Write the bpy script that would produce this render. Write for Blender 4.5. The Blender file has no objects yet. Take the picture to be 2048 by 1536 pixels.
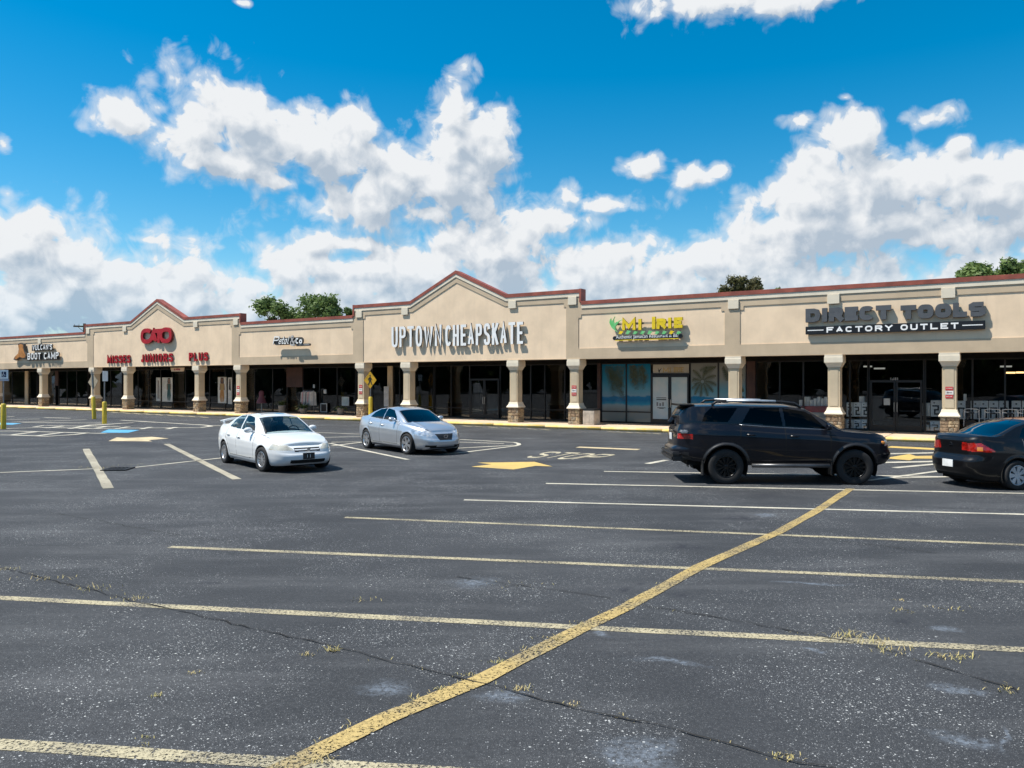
import bpy, bmesh, math, random
import numpy as np
from mathutils import Vector, Matrix
from mathutils.geometry import tessellate_polygon
random.seed(7)
rad = math.radians
S = bpy.context.scene
COL = S.collection
# ------------------------------------------------------------------ camera, sky, sun, exposure
F = 1560.0; HC = 2.3; YH = 762.5            # focal length in photo pixels, eye height, horizon row
cam = bpy.data.cameras.new('camera'); co = bpy.data.objects.new('camera', cam); COL.objects.link(co)
co.location = (0, 0, HC); co.rotation_euler = (rad(90), 0, 0)
cam.sensor_width = 36; cam.lens = F / 2048 * 36; cam.shift_y = -(768 - YH) / 2048
cam.clip_end = 5000; cam.clip_start = .05
S.camera = co
S.view_settings.view_transform = 'Standard'; S.view_settings.look = 'None'
S.view_settings.exposure = 0.5; S.view_settings.gamma = 1; S.view_settings.use_curve_mapping = False
RZ = -math.atan2(.5387, .8425)              # the facade runs away to the left
OX, OY = 123 / 1560 * 38.8, 38.8
cu, su = math.cos(RZ), math.sin(RZ)
def L2W(u, v, z=0): return Vector((OX + cu * u - su * v, OY + su * u + cu * v, z))
sd = Vector((1.0 * cu - .8 * su, 1.0 * su + .8 * cu, -2.3)).normalized()   # way the sunlight travels
sun = bpy.data.lights.new('sun', 'SUN'); sun.energy = 5.0; sun.angle = rad(.53); sun.color = (1, .95, .86)
so = bpy.data.objects.new('sun', sun); COL.objects.link(so); so.rotation_euler = sd.to_track_quat('-Z', 'Y').to_euler()
so.location = (-20, 0, 40)
W = bpy.data.worlds.new('World'); S.world = W; W.use_nodes = True
W.cycles.sampling_method = 'MANUAL'; W.cycles.sample_map_resolution = 256
def nd(t, ty, **kw):
    n = t.nodes.new(ty)
    for k, v in kw.items():
        if k.startswith('i'):
            key = k[1:]
            n.inputs[int(key) if key.isdigit() else key.replace('_', ' ')].default_value = v
        else: setattr(n, k, v)
    return n
def mth(t, op, a, b=None, c=None, clamp=False):
    n = t.nodes.new('ShaderNodeMath'); n.operation = op; n.use_clamp = clamp
    for i, x in enumerate((a, b, c)):
        if x is None: continue
        if isinstance(x, (int, float)): n.inputs[i].default_value = x
        else: t.links.new(x, n.inputs[i])
    return n.outputs[0]
def mixc(t, f, a, b, mode='MIX'):
    n = t.nodes.new('ShaderNodeMix'); n.data_type = 'RGBA'; n.blend_type = mode
    for i, x in ((0, f), (6, a), (7, b)):
        if isinstance(x, (int, float)): n.inputs[i].default_value = x
        elif isinstance(x, tuple): n.inputs[i].default_value = x if len(x) == 4 else (*x, 1)
        else: t.links.new(x, n.inputs[i])
    return n.outputs[2]
def sstep(t, x, a, b):
    n = t.nodes.new('ShaderNodeMapRange'); n.interpolation_type = 'SMOOTHSTEP'
    t.links.new(x, n.inputs[0]); n.inputs[1].default_value = a; n.inputs[2].default_value = b
    return n.outputs[0]
# clouds: heaps of soft ellipses given as (x, y, rx, ry, weight) in 1/1560 radian steps from the view's middle
CL = [(245,232,66,40,.85),(320,215,60,30,.7),(400,255,90,85,1),(480,235,85,65,1),(560,275,110,70,1),(640,290,100,60,1),(715,245,58,48,.85),
 (450,325,120,45,1),(550,362,60,20,.7),(690,330,60,42,.8),(380,330,60,40,.9),(620,365,30,25,.5),(390,170,40,25,.55),
 (905,225,42,55,1),(890,300,75,62,1),(965,300,62,60,1),(820,335,110,65,1),(745,410,105,50,1),(900,370,115,60,1),(850,430,120,48,.9),
 (630,488,48,17,.7),(720,490,85,25,.7),(980,430,75,60,1),(1110,440,95,60,1),(1000,510,190,80,1),(820,550,170,60,1),(1200,530,170,60,1),
 (1190,412,90,24,0.82),(1400,520,160,50,1),(1140,395,40,35,.8),(1400,470,60,28,.7),
 (30,480,95,65,1),(140,520,105,50,1),(240,555,80,38,1),(90,600,260,75,1),(500,575,110,36,1),(585,545,48,32,.9),(420,600,250,40,1),
 (1700,270,62,58,1),(1665,345,85,60,1),(1620,395,105,45,1),(1750,355,115,66,1),(1870,355,105,42,.85),(1590,240,60,22,0.60),(1690,195,40,14,0.50),
 (1860,238,88,28,0.60),(1985,395,115,60,1),(2040,345,50,45,1),(1750,455,230,50,1),(1900,470,190,60,1),(1600,450,100,40,.8),
 (1400,5,150,42,.8),(1570,5,140,34,.75),(1282,330,58,28,0.62),(1385,350,50,24,0.60),(1435,340,40,18,0.50),(290,480,66,15,0.62),(8,290,26,26,0.60),
 (1910,290,34,20,0.55),(480,5,26,8,.5)]
g = bpy.data.node_groups.new('cloud_field', 'ShaderNodeTree')
g.interface.new_socket('P', in_out='INPUT', socket_type='NodeSocketVector')
g.interface.new_socket('D', in_out='OUTPUT', socket_type='NodeSocketFloat'); g.interface.new_socket('A', in_out='OUTPUT', socket_type='NodeSocketFloat')
gi = g.nodes.new('NodeGroupInput'); go = g.nodes.new('NodeGroupOutput')
acc = None
for (cx, cy, rx, ry, wt) in CL:
    az = math.atan((cx - 1024) / F); el = math.atan((YH - cy) / F * math.cos(az))
    ax = 1 / (rx / F * math.cos(az) ** 2 * 1.28); ay = 1 / (ry / F * math.cos(az) * 1.28)
    v = g.nodes.new('ShaderNodeVectorMath'); v.operation = 'MULTIPLY_ADD'
    g.links.new(gi.outputs[0], v.inputs[0]); v.inputs[1].default_value = (ax, ay, 0); v.inputs[2].default_value = (-az * ax, -el * ay, 0)
    l = g.nodes.new('ShaderNodeVectorMath'); l.operation = 'LENGTH'; g.links.new(v.outputs[0], l.inputs[0])
    e = mth(g, 'MULTIPLY_ADD', l.outputs['Value'], -.8, .8 * wt)
    acc = e if acc is None else mth(g, 'SMOOTH_MAX', acc, e, .10)
sx = g.nodes.new('ShaderNodeSeparateXYZ'); g.links.new(gi.outputs[0], sx.inputs[0])
band = mth(g, 'MINIMUM', mth(g, 'MULTIPLY_ADD', sx.outputs[1], -7.0, 1.28), .62)                      # the bank along the whole horizon
acc = mth(g, 'SMOOTH_MAX', acc, band, .15)
far = mth(g, 'GREATER_THAN', mth(g, 'ABSOLUTE', sx.outputs[0]), .64)
n0 = nd(g, 'ShaderNodeTexNoise', noise_dimensions='2D', iScale=3.2, iDetail=2.0); g.links.new(gi.outputs[0], n0.inputs['Vector'])
gen = mth(g, 'MULTIPLY_ADD', n0.outputs[0], 4.0, -2.25)
acc = mth(g, 'MAXIMUM', acc, mth(g, 'MULTIPLY_ADD', mth(g, 'SUBTRACT', 1.0, far), -9.0, gen))
n1 = nd(g, 'ShaderNodeTexNoise', noise_dimensions='2D', iScale=7.0, iDetail=4.0, iRoughness=.55, iDistortion=.2); g.links.new(gi.outputs[0], n1.inputs['Vector'])
vo = nd(g, 'ShaderNodeTexVoronoi', voronoi_dimensions='2D', iScale=20.0, iDetail=2.0, iRoughness=.55); g.links.new(gi.outputs[0], vo.inputs['Vector'])
n3 = nd(g, 'ShaderNodeTexNoise', noise_dimensions='2D', iScale=30.0, iDetail=5.0, iRoughness=.62, iDistortion=.4); g.links.new(gi.outputs[0], n3.inputs['Vector'])
nn = mth(g, 'ADD', mth(g, 'MULTIPLY_ADD', n3.outputs[0], .8, mth(g, 'MULTIPLY_ADD', n1.outputs[0], 1.15, -.88)), mth(g, 'MULTIPLY_ADD', vo.outputs[0], -.5, .22))
g.links.new(mth(g, 'ADD', acc, nn), go.inputs[0]); g.links.new(acc, go.inputs[1])
t = W.node_tree; t.nodes.clear()
tc = nd(t, 'ShaderNodeTexCoord'); sp = nd(t, 'ShaderNodeSeparateXYZ'); t.links.new(tc.outputs['Generated'], sp.inputs[0])
AZ = mth(t, 'ARCTAN2', sp.outputs[0], sp.outputs[1]); EL = mth(t, 'ARCSINE', sp.outputs[2])
def cloud(dx, dy):
    c = nd(t, 'ShaderNodeCombineXYZ'); t.links.new(mth(t, 'ADD', AZ, dx), c.inputs[0]); t.links.new(mth(t, 'ADD', EL, dy), c.inputs[1])
    q = t.nodes.new('ShaderNodeGroup'); q.node_tree = g; t.links.new(c.outputs[0], q.inputs[0]); return q.outputs
D0 = cloud(0, 0)[0]; D1 = cloud(-.006, .013)[0]; D2 = cloud(-.018, .042)[0]
alpha = mth(t, 'MAXIMUM', sstep(t, D0, .03, .26), mth(t, 'MULTIPLY', sstep(t, D0, -.22, .2), .55))
thick = mth(t, 'ADD', mth(t, 'MULTIPLY', sstep(t, D2, -.2, .95), .86), mth(t, 'MULTIPLY_ADD', mth(t, 'SUBTRACT', D1, D0), 1.3, .06), clamp=True)
low = sstep(t, EL, .17, .02)
white = mixc(t, low, (.61, .625, .64), (.54, .60, .65)); grey = mixc(t, low, (.315, .375, .445), (.25, .365, .47))
ccol = mixc(t, thick, white, grey)
sky = nd(t, 'ShaderNodeTexSky', sky_type='NISHITA'); sky.sun_disc = False
sunv = -sd
sky.sun_elevation = math.asin(sunv.z); sky.sun_rotation = math.atan2(sunv.x, sunv.y)
sky.air_density = 1.0; sky.dust_density = .2; sky.ozone_density = 2.0
hs = nd(t, 'ShaderNodeHueSaturation', iHue=.487, iSaturation=1.55, iValue=1.02); t.links.new(sky.outputs[0], hs.inputs['Color'])
b1 = nd(t, 'ShaderNodeBackground', iStrength=.10); t.links.new(hs.outputs[0], b1.inputs[0])
b2 = nd(t, 'ShaderNodeBackground', iStrength=1.0); t.links.new(ccol, b2.inputs[0])
mx = nd(t, 'ShaderNodeMixShader'); t.links.new(alpha, mx.inputs[0]); t.links.new(b1.outputs[0], mx.inputs[1]); t.links.new(b2.outputs[0], mx.inputs[2])
ow = nd(t, 'ShaderNodeOutputWorld'); t.links.new(mx.outputs[0], ow.inputs[0])
# ------------------------------------------------------------------ helpers
def G(x, y, z=0):                            # photo pixel on the ground -> world point
    Y = (HC - z) * F / (y - YH); return Vector(((x - 1024) * Y / F, Y, z))
def fac(x, y, v=0.0):                        # photo pixel on a plane parallel to the facade -> (u, z)
    tt = (x - 1024) / F; Y = (v + OX * .5387 + OY * .8425) / (.5387 * tt + .8425)
    return ((tt * Y - OX) * .8425 - (Y - OY) * .5387, HC - (y - YH) * Y / F)
def U(x, v=0.0): return fac(x, 700, v)[0]
MATS = {}
def mat(name, col, rough=.6, metal=0, var=.12, vs=3.0, bump=0, bs=60, spec=.5, coat=0, col2=None, emit=0):
    if name in MATS: return MATS[name]
    m = bpy.data.materials.new(name); m.use_nodes = True; t = m.node_tree; b = t.nodes['Principled BSDF']
    tc = nd(t, 'ShaderNodeTexCoord'); n = nd(t, 'ShaderNodeTexNoise', iScale=vs, iDetail=6.0, iRoughness=.6)
    t.links.new(tc.outputs['Object'], n.inputs['Vector'])
    c2 = col2 or tuple(max(0, c * (1 - 2.2 * var)) for c in col); c1 = col if col2 else tuple(min(1, c * (1 + var)) for c in col)
    f = sstep(t, n.outputs[0], .32, .7)
    t.links.new(mixc(t, f, c1, c2), b.inputs['Base Color'])
    b.inputs['Roughness'].default_value = rough; b.inputs['Metallic'].default_value = metal
    b.inputs['Specular IOR Level'].default_value = spec; b.inputs['Coat Weight'].default_value = coat
    b.inputs['Coat Roughness'].default_value = .06
    if emit: b.inputs['Emission Color'].default_value = (*col, 1); b.inputs['Emission Strength'].default_value = emit
    if bump:
        n2 = nd(t, 'ShaderNodeTexNoise', iScale=bs, iDetail=4.0); t.links.new(tc.outputs['Object'], n2.inputs['Vector'])
        bp = nd(t, 'ShaderNodeBump', iStrength=bump, iDistance=.01); t.links.new(n2.outputs[0], bp.inputs['Height']); t.links.new(bp.outputs[0], b.inputs['Normal'])
    MATS[name] = m; return m
def glass(name, tint, extra=0.0, rough=0.0):
    m = bpy.data.materials.new(name); m.use_nodes = True; t = m.node_tree; t.nodes.remove(t.nodes['Principled BSDF'])
    lw = nd(t, 'ShaderNodeLayerWeight', iBlend=.5); fr = mth(t, 'MULTIPLY_ADD', mth(t, 'POWER', lw.outputs['Facing'], 5.0), .93, .045); tr = nd(t, 'ShaderNodeBsdfTransparent'); tr.inputs[0].default_value = (*tint, 1)
    gl = nd(t, 'ShaderNodeBsdfGlossy'); gl.inputs['Roughness'].default_value = rough
    tc = nd(t, 'ShaderNodeTexCoord'); n = nd(t, 'ShaderNodeTexNoise', iScale=1.2, iDetail=1.0); t.links.new(tc.outputs['Object'], n.inputs['Vector'])
    bp = nd(t, 'ShaderNodeBump', iStrength=.03, iDistance=.02); t.links.new(n.outputs[0], bp.inputs['Height']); t.links.new(bp.outputs[0], gl.inputs['Normal'])
    mx = nd(t, 'ShaderNodeMixShader'); t.links.new(mth(t, 'ADD', fr, extra, clamp=True), mx.inputs[0])
    t.links.new(tr.outputs[0], mx.inputs[1]); t.links.new(gl.outputs[0], mx.inputs[2]); t.links.new(mx.outputs[0], t.nodes['Material Output'].inputs[0])
    return m
def tag(o, label=None, cat=None, group=None, kind=None):
    if label: o['label'] = label
    if cat: o['category'] = cat
    if group: o['group'] = group
    if kind: o['kind'] = kind
    return o
def empty(name, loc=(0, 0, 0), rz=0.0, label=None, cat=None, group=None):
    o = bpy.data.objects.new(name, None); COL.objects.link(o); o.location = loc; o.rotation_euler = (0, 0, rz); o.empty_display_size = .2
    return tag(o, label, cat, group)
def copy_tree(o, parent=None):
    c = o.copy(); COL.objects.link(c)
    if parent: c.parent = parent
    for ch in list(o.children): copy_tree(ch, c)
    return c
class MB:
    def __init__(s): s.v = []; s.f = []; s.m = []
    def add(s, vs, fs, mi=0):
        o = len(s.v); s.v += [tuple(p) for p in vs]; s.f += [tuple(i + o for i in f) for f in fs]; s.m += [mi] * len(fs); return s
    def box(s, x0, x1, y0, y1, z0, z1, mi=0, bev=0.0):
        if bev:
            bm = bmesh.new(); bmesh.ops.create_cube(bm, size=1)
            bmesh.ops.scale(bm, vec=(x1 - x0, y1 - y0, z1 - z0), verts=bm.verts); bmesh.ops.translate(bm, vec=((x0 + x1) / 2, (y0 + y1) / 2, (z0 + z1) / 2), verts=bm.verts)
            bmesh.ops.bevel(bm, geom=bm.edges[:], offset=bev, segments=2, affect='EDGES'); return s.bm(bm, mi)
        v = [(x, y, z) for z in (z0, z1) for y in (y0, y1) for x in (x0, x1)]
        return s.add(v, [(0, 2, 3, 1), (4, 5, 7, 6), (0, 1, 5, 4), (2, 6, 7, 3), (0, 4, 6, 2), (1, 3, 7, 5)], mi)
    def bm(s, bm, mi=0):
        bm.verts.index_update(); s.add([v.co[:] for v in bm.verts], [[v.index for v in f.verts] for f in bm.faces], mi); bm.free(); return s
    def tube(s, pts, r, n=8, mi=0, cap=True):
        pts = [Vector(p) for p in pts]; rs = r if isinstance(r, (list, tuple)) else [r] * len(pts); rings = []; up = None
        for i, p in enumerate(pts):
            d = (pts[min(i + 1, len(pts) - 1)] - pts[max(i - 1, 0)]).normalized()
            a = d.orthogonal().normalized() if up is None else (up - d * up.dot(d)).normalized()
            up = a; b = d.cross(a)
            rings.append([p + (a * math.cos(2 * math.pi * k / n) + b * math.sin(2 * math.pi * k / n)) * rs[i] for k in range(n)])
        vs = [q for R in rings for q in R]; fs = []
        for i in range(len(pts) - 1):
            for k in range(n): fs.append((i * n + k, i * n + (k + 1) % n, (i + 1) * n + (k + 1) % n, (i + 1) * n + k))
        if cap: fs += [tuple(range(n - 1, -1, -1)), tuple(range((len(pts) - 1) * n, len(pts) * n))]
        return s.add(vs, fs, mi)
    def lathe(s, prof, n=32, axis='z', o=(0, 0, 0), mi=0):        # prof: (radius, height)
        vs = []; fs = []
        for (r, h) in prof:
            for k in range(n):
                a = 2 * math.pi * k / n; c, d = r * math.cos(a), r * math.sin(a)
                p = (c, d, h) if axis == 'z' else (c, h, d)
                vs.append((p[0] + o[0], p[1] + o[1], p[2] + o[2]))
        for i in range(len(prof) - 1):
            for k in range(n):
                q = (i * n + k, i * n + (k + 1) % n, (i + 1) * n + (k + 1) % n, (i + 1) * n + k); fs.append(q if axis == 'z' else q[::-1])
        return s.add(vs, fs, mi)
    def prism(s, outer, y0, y1, holes=(), mi=0):                   # polygon in (x, z) given thickness along y; faces -y
        loops = [list(outer)] + [list(h) for h in holes]; pts = [p for l in loops for p in l]
        tri = tessellate_polygon([[Vector((p[0], p[1], 0)) for p in l] for l in loops]); n = len(pts); fs = []
        for a, b, c in tri:
            A, B, C = pts[a], pts[b], pts[c]
            if (B[0] - A[0]) * (C[1] - A[1]) - (B[1] - A[1]) * (C[0] - A[0]) < 0: b, c = c, b
            fs.append((a, b, c)); fs.append((a + n, c + n, b + n))
        o = 0
        for li, l in enumerate(loops):
            for i in range(len(l)):
                p, q = o + i, o + (i + 1) % len(l); fs.append((p, p + n, q + n, q))
            o += len(l)
        return s.add([(p[0], y0, p[1]) for p in pts] + [(p[0], y1, p[1]) for p in pts], fs, mi)
    def band(s, poly, zo0, zo1, y0, y1, mi=0):                     # bar that follows a line in (x, z)
        vs = []
        for (x, z) in poly: vs += [(x, y0, z + zo0), (x, y0, z + zo1), (x, y1, z + zo1), (x, y1, z + zo0)]
        fs = []
        for i in range(len(poly) - 1):
            a, b = i * 4, i * 4 + 4
            for k in range(4): fs.append((a + k, a + (k + 1) % 4, b + (k + 1) % 4, b + k)[::-1])
        e = len(poly) * 4 - 4; fs += [(0, 1, 2, 3), (e + 3, e + 2, e + 1, e)]
        return s.add(vs, fs, mi)
    def sphere(s, c, r, n=10, m=7, mi=0):
        r = r if isinstance(r, tuple) else (r, r, r); vs = []; fs = []
        for i in range(m + 1):
            p = math.pi * i / m
            for k in range(n):
                a = 2 * math.pi * k / n; vs.append((c[0] + r[0] * math.sin(p) * math.cos(a), c[1] + r[1] * math.sin(p) * math.sin(a), c[2] + r[2] * math.cos(p)))
        for i in range(m):
            for k in range(n): fs.append((i * n + k, (i + 1) * n + k, (i + 1) * n + (k + 1) % n, i * n + (k + 1) % n))
        return s.add(vs, fs, mi)
    def build(s, name, mats, parent=None, smooth=False, loc=None):
        me = bpy.data.meshes.new(name); me.from_pydata(s.v, [], s.f)
        mats = mats if isinstance(mats, (list, tuple)) else [mats]
        for m in mats: me.materials.append(m)
        if len(mats) > 1: me.polygons.foreach_set('material_index', s.m)
        if smooth: me.polygons.foreach_set('use_smooth', [True] * len(s.f))
        me.update(); o = bpy.data.objects.new(name, me); COL.objects.link(o)
        if parent: o.parent = parent
        if loc: o.location = loc
        return o
# ------------------------------------------------------------------ ground
def asphalt():
    m = bpy.data.materials.new('asphalt'); m.use_nodes = True; t = m.node_tree; b = t.nodes['Principled BSDF']
    tc = nd(t, 'ShaderNodeTexCoord'); P = tc.outputs['Object']
    def noise(sc, de=5.0, ro=.6, vec=P):
        n = nd(t, 'ShaderNodeTexNoise', iScale=sc, iDetail=de, iRoughness=ro); t.links.new(vec, n.inputs['Vector']); return n.outputs[0]
    mp = nd(t, 'ShaderNodeMapping'); mp.inputs['Rotation'].default_value = (0, 0, rad(-8)); mp.inputs['Scale'].default_value = (.25, 1.3, 1); t.links.new(P, mp.inputs[0])
    big = noise(.16, 4); mid = noise(1.1, 6); fine = noise(24, 5, .7); streak = noise(1.0, 6, .65, mp.outputs[0])
    base = mixc(t, sstep(t, big, .35, .65), (.030, .0325, .0365), (.046, .049, .054))
    base = mixc(t, sstep(t, streak, .45, .75), base, (.082, .085, .09))
    base = mixc(t, mth(t, 'MULTIPLY', sstep(t, mid, .56, .78), .6), base, (.015, .0165, .02))
    base = mixc(t, mth(t, 'MULTIPLY', sstep(t, fine, .3, .75), .55), base, (.010, .011, .0135))
    base = mixc(t, mth(t, 'MULTIPLY', sstep(t, noise(48, 3, .7), .54, .66), .45), base, (.115, .119, .125))
    dens = sstep(t, noise(.55, 5), .30, .66)                        # exposed pebbles, thicker in places
    for sc, lo, hi, cc in ((44, .89, 1.01, (.50, .51, .50)), (78, .80, 1.0, (.36, .37, .375)), (130, .62, .95, (.15, .156, .165))):
        vo = nd(t, 'ShaderNodeTexVoronoi', voronoi_dimensions='2D', iScale=sc); t.links.new(P, vo.inputs['Vector'])
        sc_ = nd(t, 'ShaderNodeSeparateColor'); t.links.new(vo.outputs['Color'], sc_.inputs[0])
        thr = mth(t, 'MULTIPLY_ADD', dens, lo - hi, hi + .06)
        on = mth(t, 'MULTIPLY', mth(t, 'GREATER_THAN', sc_.outputs[0], thr), mth(t, 'LESS_THAN', vo.outputs['Distance'], mth(t, 'MULTIPLY_ADD', sc_.outputs[1], .26, .16)))
        base = mixc(t, mth(t, 'MULTIPLY', on, .85), base, cc)
    def patches(lst, soft, col, amt, nsc):
        nonlocal base
        acc = None
        wn = nd(t, 'ShaderNodeTexNoise', iScale=2.6, iDetail=4.0); t.links.new(P, wn.inputs['Vector'])
        wo = nd(t, 'ShaderNodeVectorMath', operation='MULTIPLY_ADD'); t.links.new(wn.outputs['Color'], wo.inputs[0]); wo.inputs[1].default_value = (.45, .45, 0); wo.inputs[2].default_value = (-.225, -.225, 0)
        PW = nd(t, 'ShaderNodeVectorMath', operation='ADD'); t.links.new(P, PW.inputs[0]); t.links.new(wo.outputs[0], PW.inputs[1])
        for (p0, p1, w) in lst:
            a, c = G(*p0), G(*p1); mid_ = (a + c) / 2; d = c - a
            q = nd(t, 'ShaderNodeMapping', vector_type='TEXTURE'); t.links.new(PW.outputs[0], q.inputs[0])
            q.inputs['Location'].default_value = mid_; q.inputs['Rotation'].default_value = (0, 0, math.atan2(d.y, d.x)); q.inputs['Scale'].default_value = (d.length / 2, w, 1)
            l = nd(t, 'ShaderNodeVectorMath', operation='LENGTH'); t.links.new(q.outputs[0], l.inputs[0])
            e = sstep(t, l.outputs['Value'], 1.05, soft); acc = e if acc is None else mth(t, 'MAXIMUM', acc, e)
        n = sstep(t, noise(nsc, 6, .75), .36, .64)
        base = mixc(t, mth(t, 'MULTIPLY', mth(t, 'MULTIPLY', acc, n), amt), base, col)
    patches([((930, 1388), (1080, 1398), .16), ((700, 1378), (850, 1372), .2), ((1160, 1250), (1240, 1275), .08), ((1225, 1312), (1450, 1330), .09),
             ((1270, 1470), (1330, 1536), .25), ((1150, 1480), (1400, 1560), .22), ((1830, 1465), (2040, 1495), .10), ((1850, 1378), (2000, 1385), .12),
             ((1840, 1258), (1930, 1262), .1), ((1500, 1160), (1740, 1172), .06), ((2000, 1440), (2030, 1520), .03), ((880, 1163), (1010, 1168), .3),
             ((1500, 1030), (1560, 1032), .3), ((1580, 1290), (1660, 1310), .05)], .0, (.25, .30, .37), .5, 19)
    patches([((1490, 990), (1590, 992), .35), ((1420, 1030), (1530, 1042), .35), ((1300, 1088), (1440, 1100), .3), ((1240, 1172), (1262, 1188), .12), ((1268, 1165), (1290, 1172), .1), ((1330, 1182), (1390, 1195), .12),
             ((1790, 1045), (1860, 1050), .3), ((390, 1165), (450, 1168), .12), ((1790, 1262), (1830, 1230), .1), ((2010, 1370), (2048, 1385), .12), ((60, 860), (420, 905), 1.2)], .2, (.018, .019, .026), .8, 7)
    t.links.new(base, b.inputs['Base Color']); b.inputs['Roughness'].default_value = .82; b.inputs['Specular IOR Level'].default_value = .3
    bp = nd(t, 'ShaderNodeBump', iStrength=.55, iDistance=.012); t.links.new(mth(t, 'ADD', fine, noise(90, 2)), bp.inputs['Height']); t.links.new(bp.outputs[0], b.inputs['Normal'])
    return m
def paint(name, col, wear=.5, worn=None):
    m = bpy.data.materials.new(name); m.use_nodes = True; t = m.node_tree; b = t.nodes['Principled BSDF']
    tc = nd(t, 'ShaderNodeTexCoord'); P = tc.outputs['Object']
    n = nd(t, 'ShaderNodeTexNoise', iScale=26, iDetail=5.0, iRoughness=.75); t.links.new(P, n.inputs['Vector'])
    n2 = nd(t, 'ShaderNodeTexNoise', iScale=1.4, iDetail=3.0); t.links.new(P, n2.inputs['Vector'])
    c = mixc(t, sstep(t, n2.outputs[0], .4, .62), col, worn or tuple(x * .72 for x in col))
    c = mixc(t, mth(t, 'MULTIPLY', sstep(t, n.outputs[0], .42, .66), .6), c, tuple(x * .45 for x in col))
    t.links.new(c, b.inputs['Base Color']); b.inputs['Roughness'].default_value = .75
    bp = nd(t, 'ShaderNodeBump', iStrength=.5, iDistance=.012); t.links.new(n.outputs[0], bp.inputs['Height']); t.links.new(bp.outputs[0], b.inputs['Normal'])
    n3 = nd(t, 'ShaderNodeTexNoise', iScale=42, iDetail=4.0, iRoughness=.8); t.links.new(P, n3.inputs['Vector'])
    a = mth(t, 'LESS_THAN', mth(t, 'MULTIPLY_ADD', n2.outputs[0], .22, n3.outputs[0]), 1.02 - .45 * wear)
    t.links.new(a, b.inputs['Alpha'])
    return m
M_asph = asphalt()
gr = MB().add([(-1200, -900, 0), (1200, -900, 0), (1200, 1500, 0), (-1200, 1500, 0)], [(0, 1, 2, 3)]).build('parking_lot', M_asph)
tag(gr, 'dark grey worn asphalt parking lot with painted stall lines', kind='structure')
P_white = paint('cream_paint', (.44, .385, .25), .83, (.32, .285, .20)); P_wh = paint('white_paint', (.56, .52, .42), .6, (.42, .395, .32))
P_yel = paint('yellow_paint', (.45, .33, .125), .83, (.34, .27, .14)); P_yel2 = paint('arrow_yellow_paint', (.60, .42, .12), .3, (.52, .36, .12)); P_blue = paint('blue_paint', (.07, .33, .56), .6, (.12, .38, .58))
P_tan = paint('tan_paint', (.40, .36, .27), .6)
def strip(name, pts, w, m, z=.004, seg=.5):
    """a painted line along ground points, its edges slightly ragged"""
    pts = [Vector((p[0], p[1], 0)) for p in pts]; L = [pts[0]]
    for a, b in zip(pts, pts[1:]):
        k = max(1, int((b - a).length / seg))
        for i in range(1, k + 1): L.append(a.lerp(b, i / k))
    vs = []
    for i, p in enumerate(L):
        d = (L[min(i + 1, len(L) - 1)] - L[max(i - 1, 0)]).normalized(); n = Vector((-d.y, d.x, 0)); r = random.uniform(-.05, .05) * w
        vs += [p + n * (w / 2 + r) + Vector((0, 0, z)), p - n * (w / 2 + random.uniform(-.05, .05) * w) + Vector((0, 0, z))]
    fs = [(2 * i, 2 * i + 1, 2 * i + 3, 2 * i + 2) for i in range(len(L) - 1)]
    return MB().add(vs, fs).build(name, m, gr)
def ext(p, q, k): return p + (q - p) * k
for (a, b, k, w, m, z) in [((-60, 1486), (800, 1540), 1.9, .145, P_white, .004), ((-300, 1181), (2048, 1300), 1.25, .14, P_white, .004), ((340, 1094), (2048, 1164), 1.25, .125, P_white, .004),
      ((690, 1035), (2048, 1090), 1.3, .12, P_white, .004), ((928, 1000), (2048, 1029), 1.3, .12, P_wh, .004), ((1092, 967), (2048, 987), 1.3, .13, P_wh, .004), ((1208, 943), (2048, 956), 1.25, .15, P_wh, .004)]:
    A, B = G(*a), G(*b); strip('parking_line', [A, ext(A, B, k)], w, m, z)
for (pl, w, m) in [([(172, 898), (217, 977)], .21, P_tan), ([(333, 888), (474, 959)], .2, P_tan), ([(-60, 948), (190, 938)], .12, P_wh), ([(262, 936), (455, 915)], .12, P_wh)]:
    strip('parking_line', [G(*p) for p in pl], w, m, .008)
yl = [(440, 1600), (590, 1525), (773, 1437), (961, 1361), (1164, 1257), (1248, 1218), (1404, 1132), (1557, 1065), (1639, 1019), (1701, 977.6)]
strip('dividing_line', [G(*p) for p in yl], .17, P_yel, .008)
def poly(name, px, m, z=.004):
    vs = [G(*p) + Vector((0, 0, z)) for p in px]; tri = tessellate_polygon([vs])
    return MB().add(vs, [tuple(x) for x in tri]).build(name, m, gr)
c5 = lambda l: [(x / 4.452, 780 + y / 4.452) for x, y in l]; c6 = lambda l: [(x / 8.533, 800 + y / 8.533) for x, y in l]
c7 = lambda l: [(900 + x / 4.096, 820 + y / 4.096) for x, y in l]; c8 = lambda l: [(640 + x / 7.877, 840 + y / 7.877) for x, y in l]
c9 = lambda l: [(1000 + x / 1.954, 860 + y / 1.954) for x, y in l]
poly('direction_arrow', c5([(965, 455), (1040, 422), (1130, 428), (1350, 417), (1505, 432), (1320, 447), (1355, 458), (1150, 456)]), paint('cream_arrow_paint', (.62, .50, .30), .3))
poly('direction_arrow', c7([(175, 465), (340, 445), (225, 432), (690, 425), (838, 463), (700, 458), (520, 488)]), P_yel2)
poly('blue_patch', c5([(893, 380), (965, 352), (1242, 357), (1140, 381)]), P_blue); poly('blue_patch', c5([(-90, 308), (-60, 290), (195, 297), (110, 309)]), P_blue)
strip('stop_bar', [G(*p) for p in c7([(1045, 304), (1545, 325)])], .42, paint('stop_bar_paint', (.62, .50, .30), .3))
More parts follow.
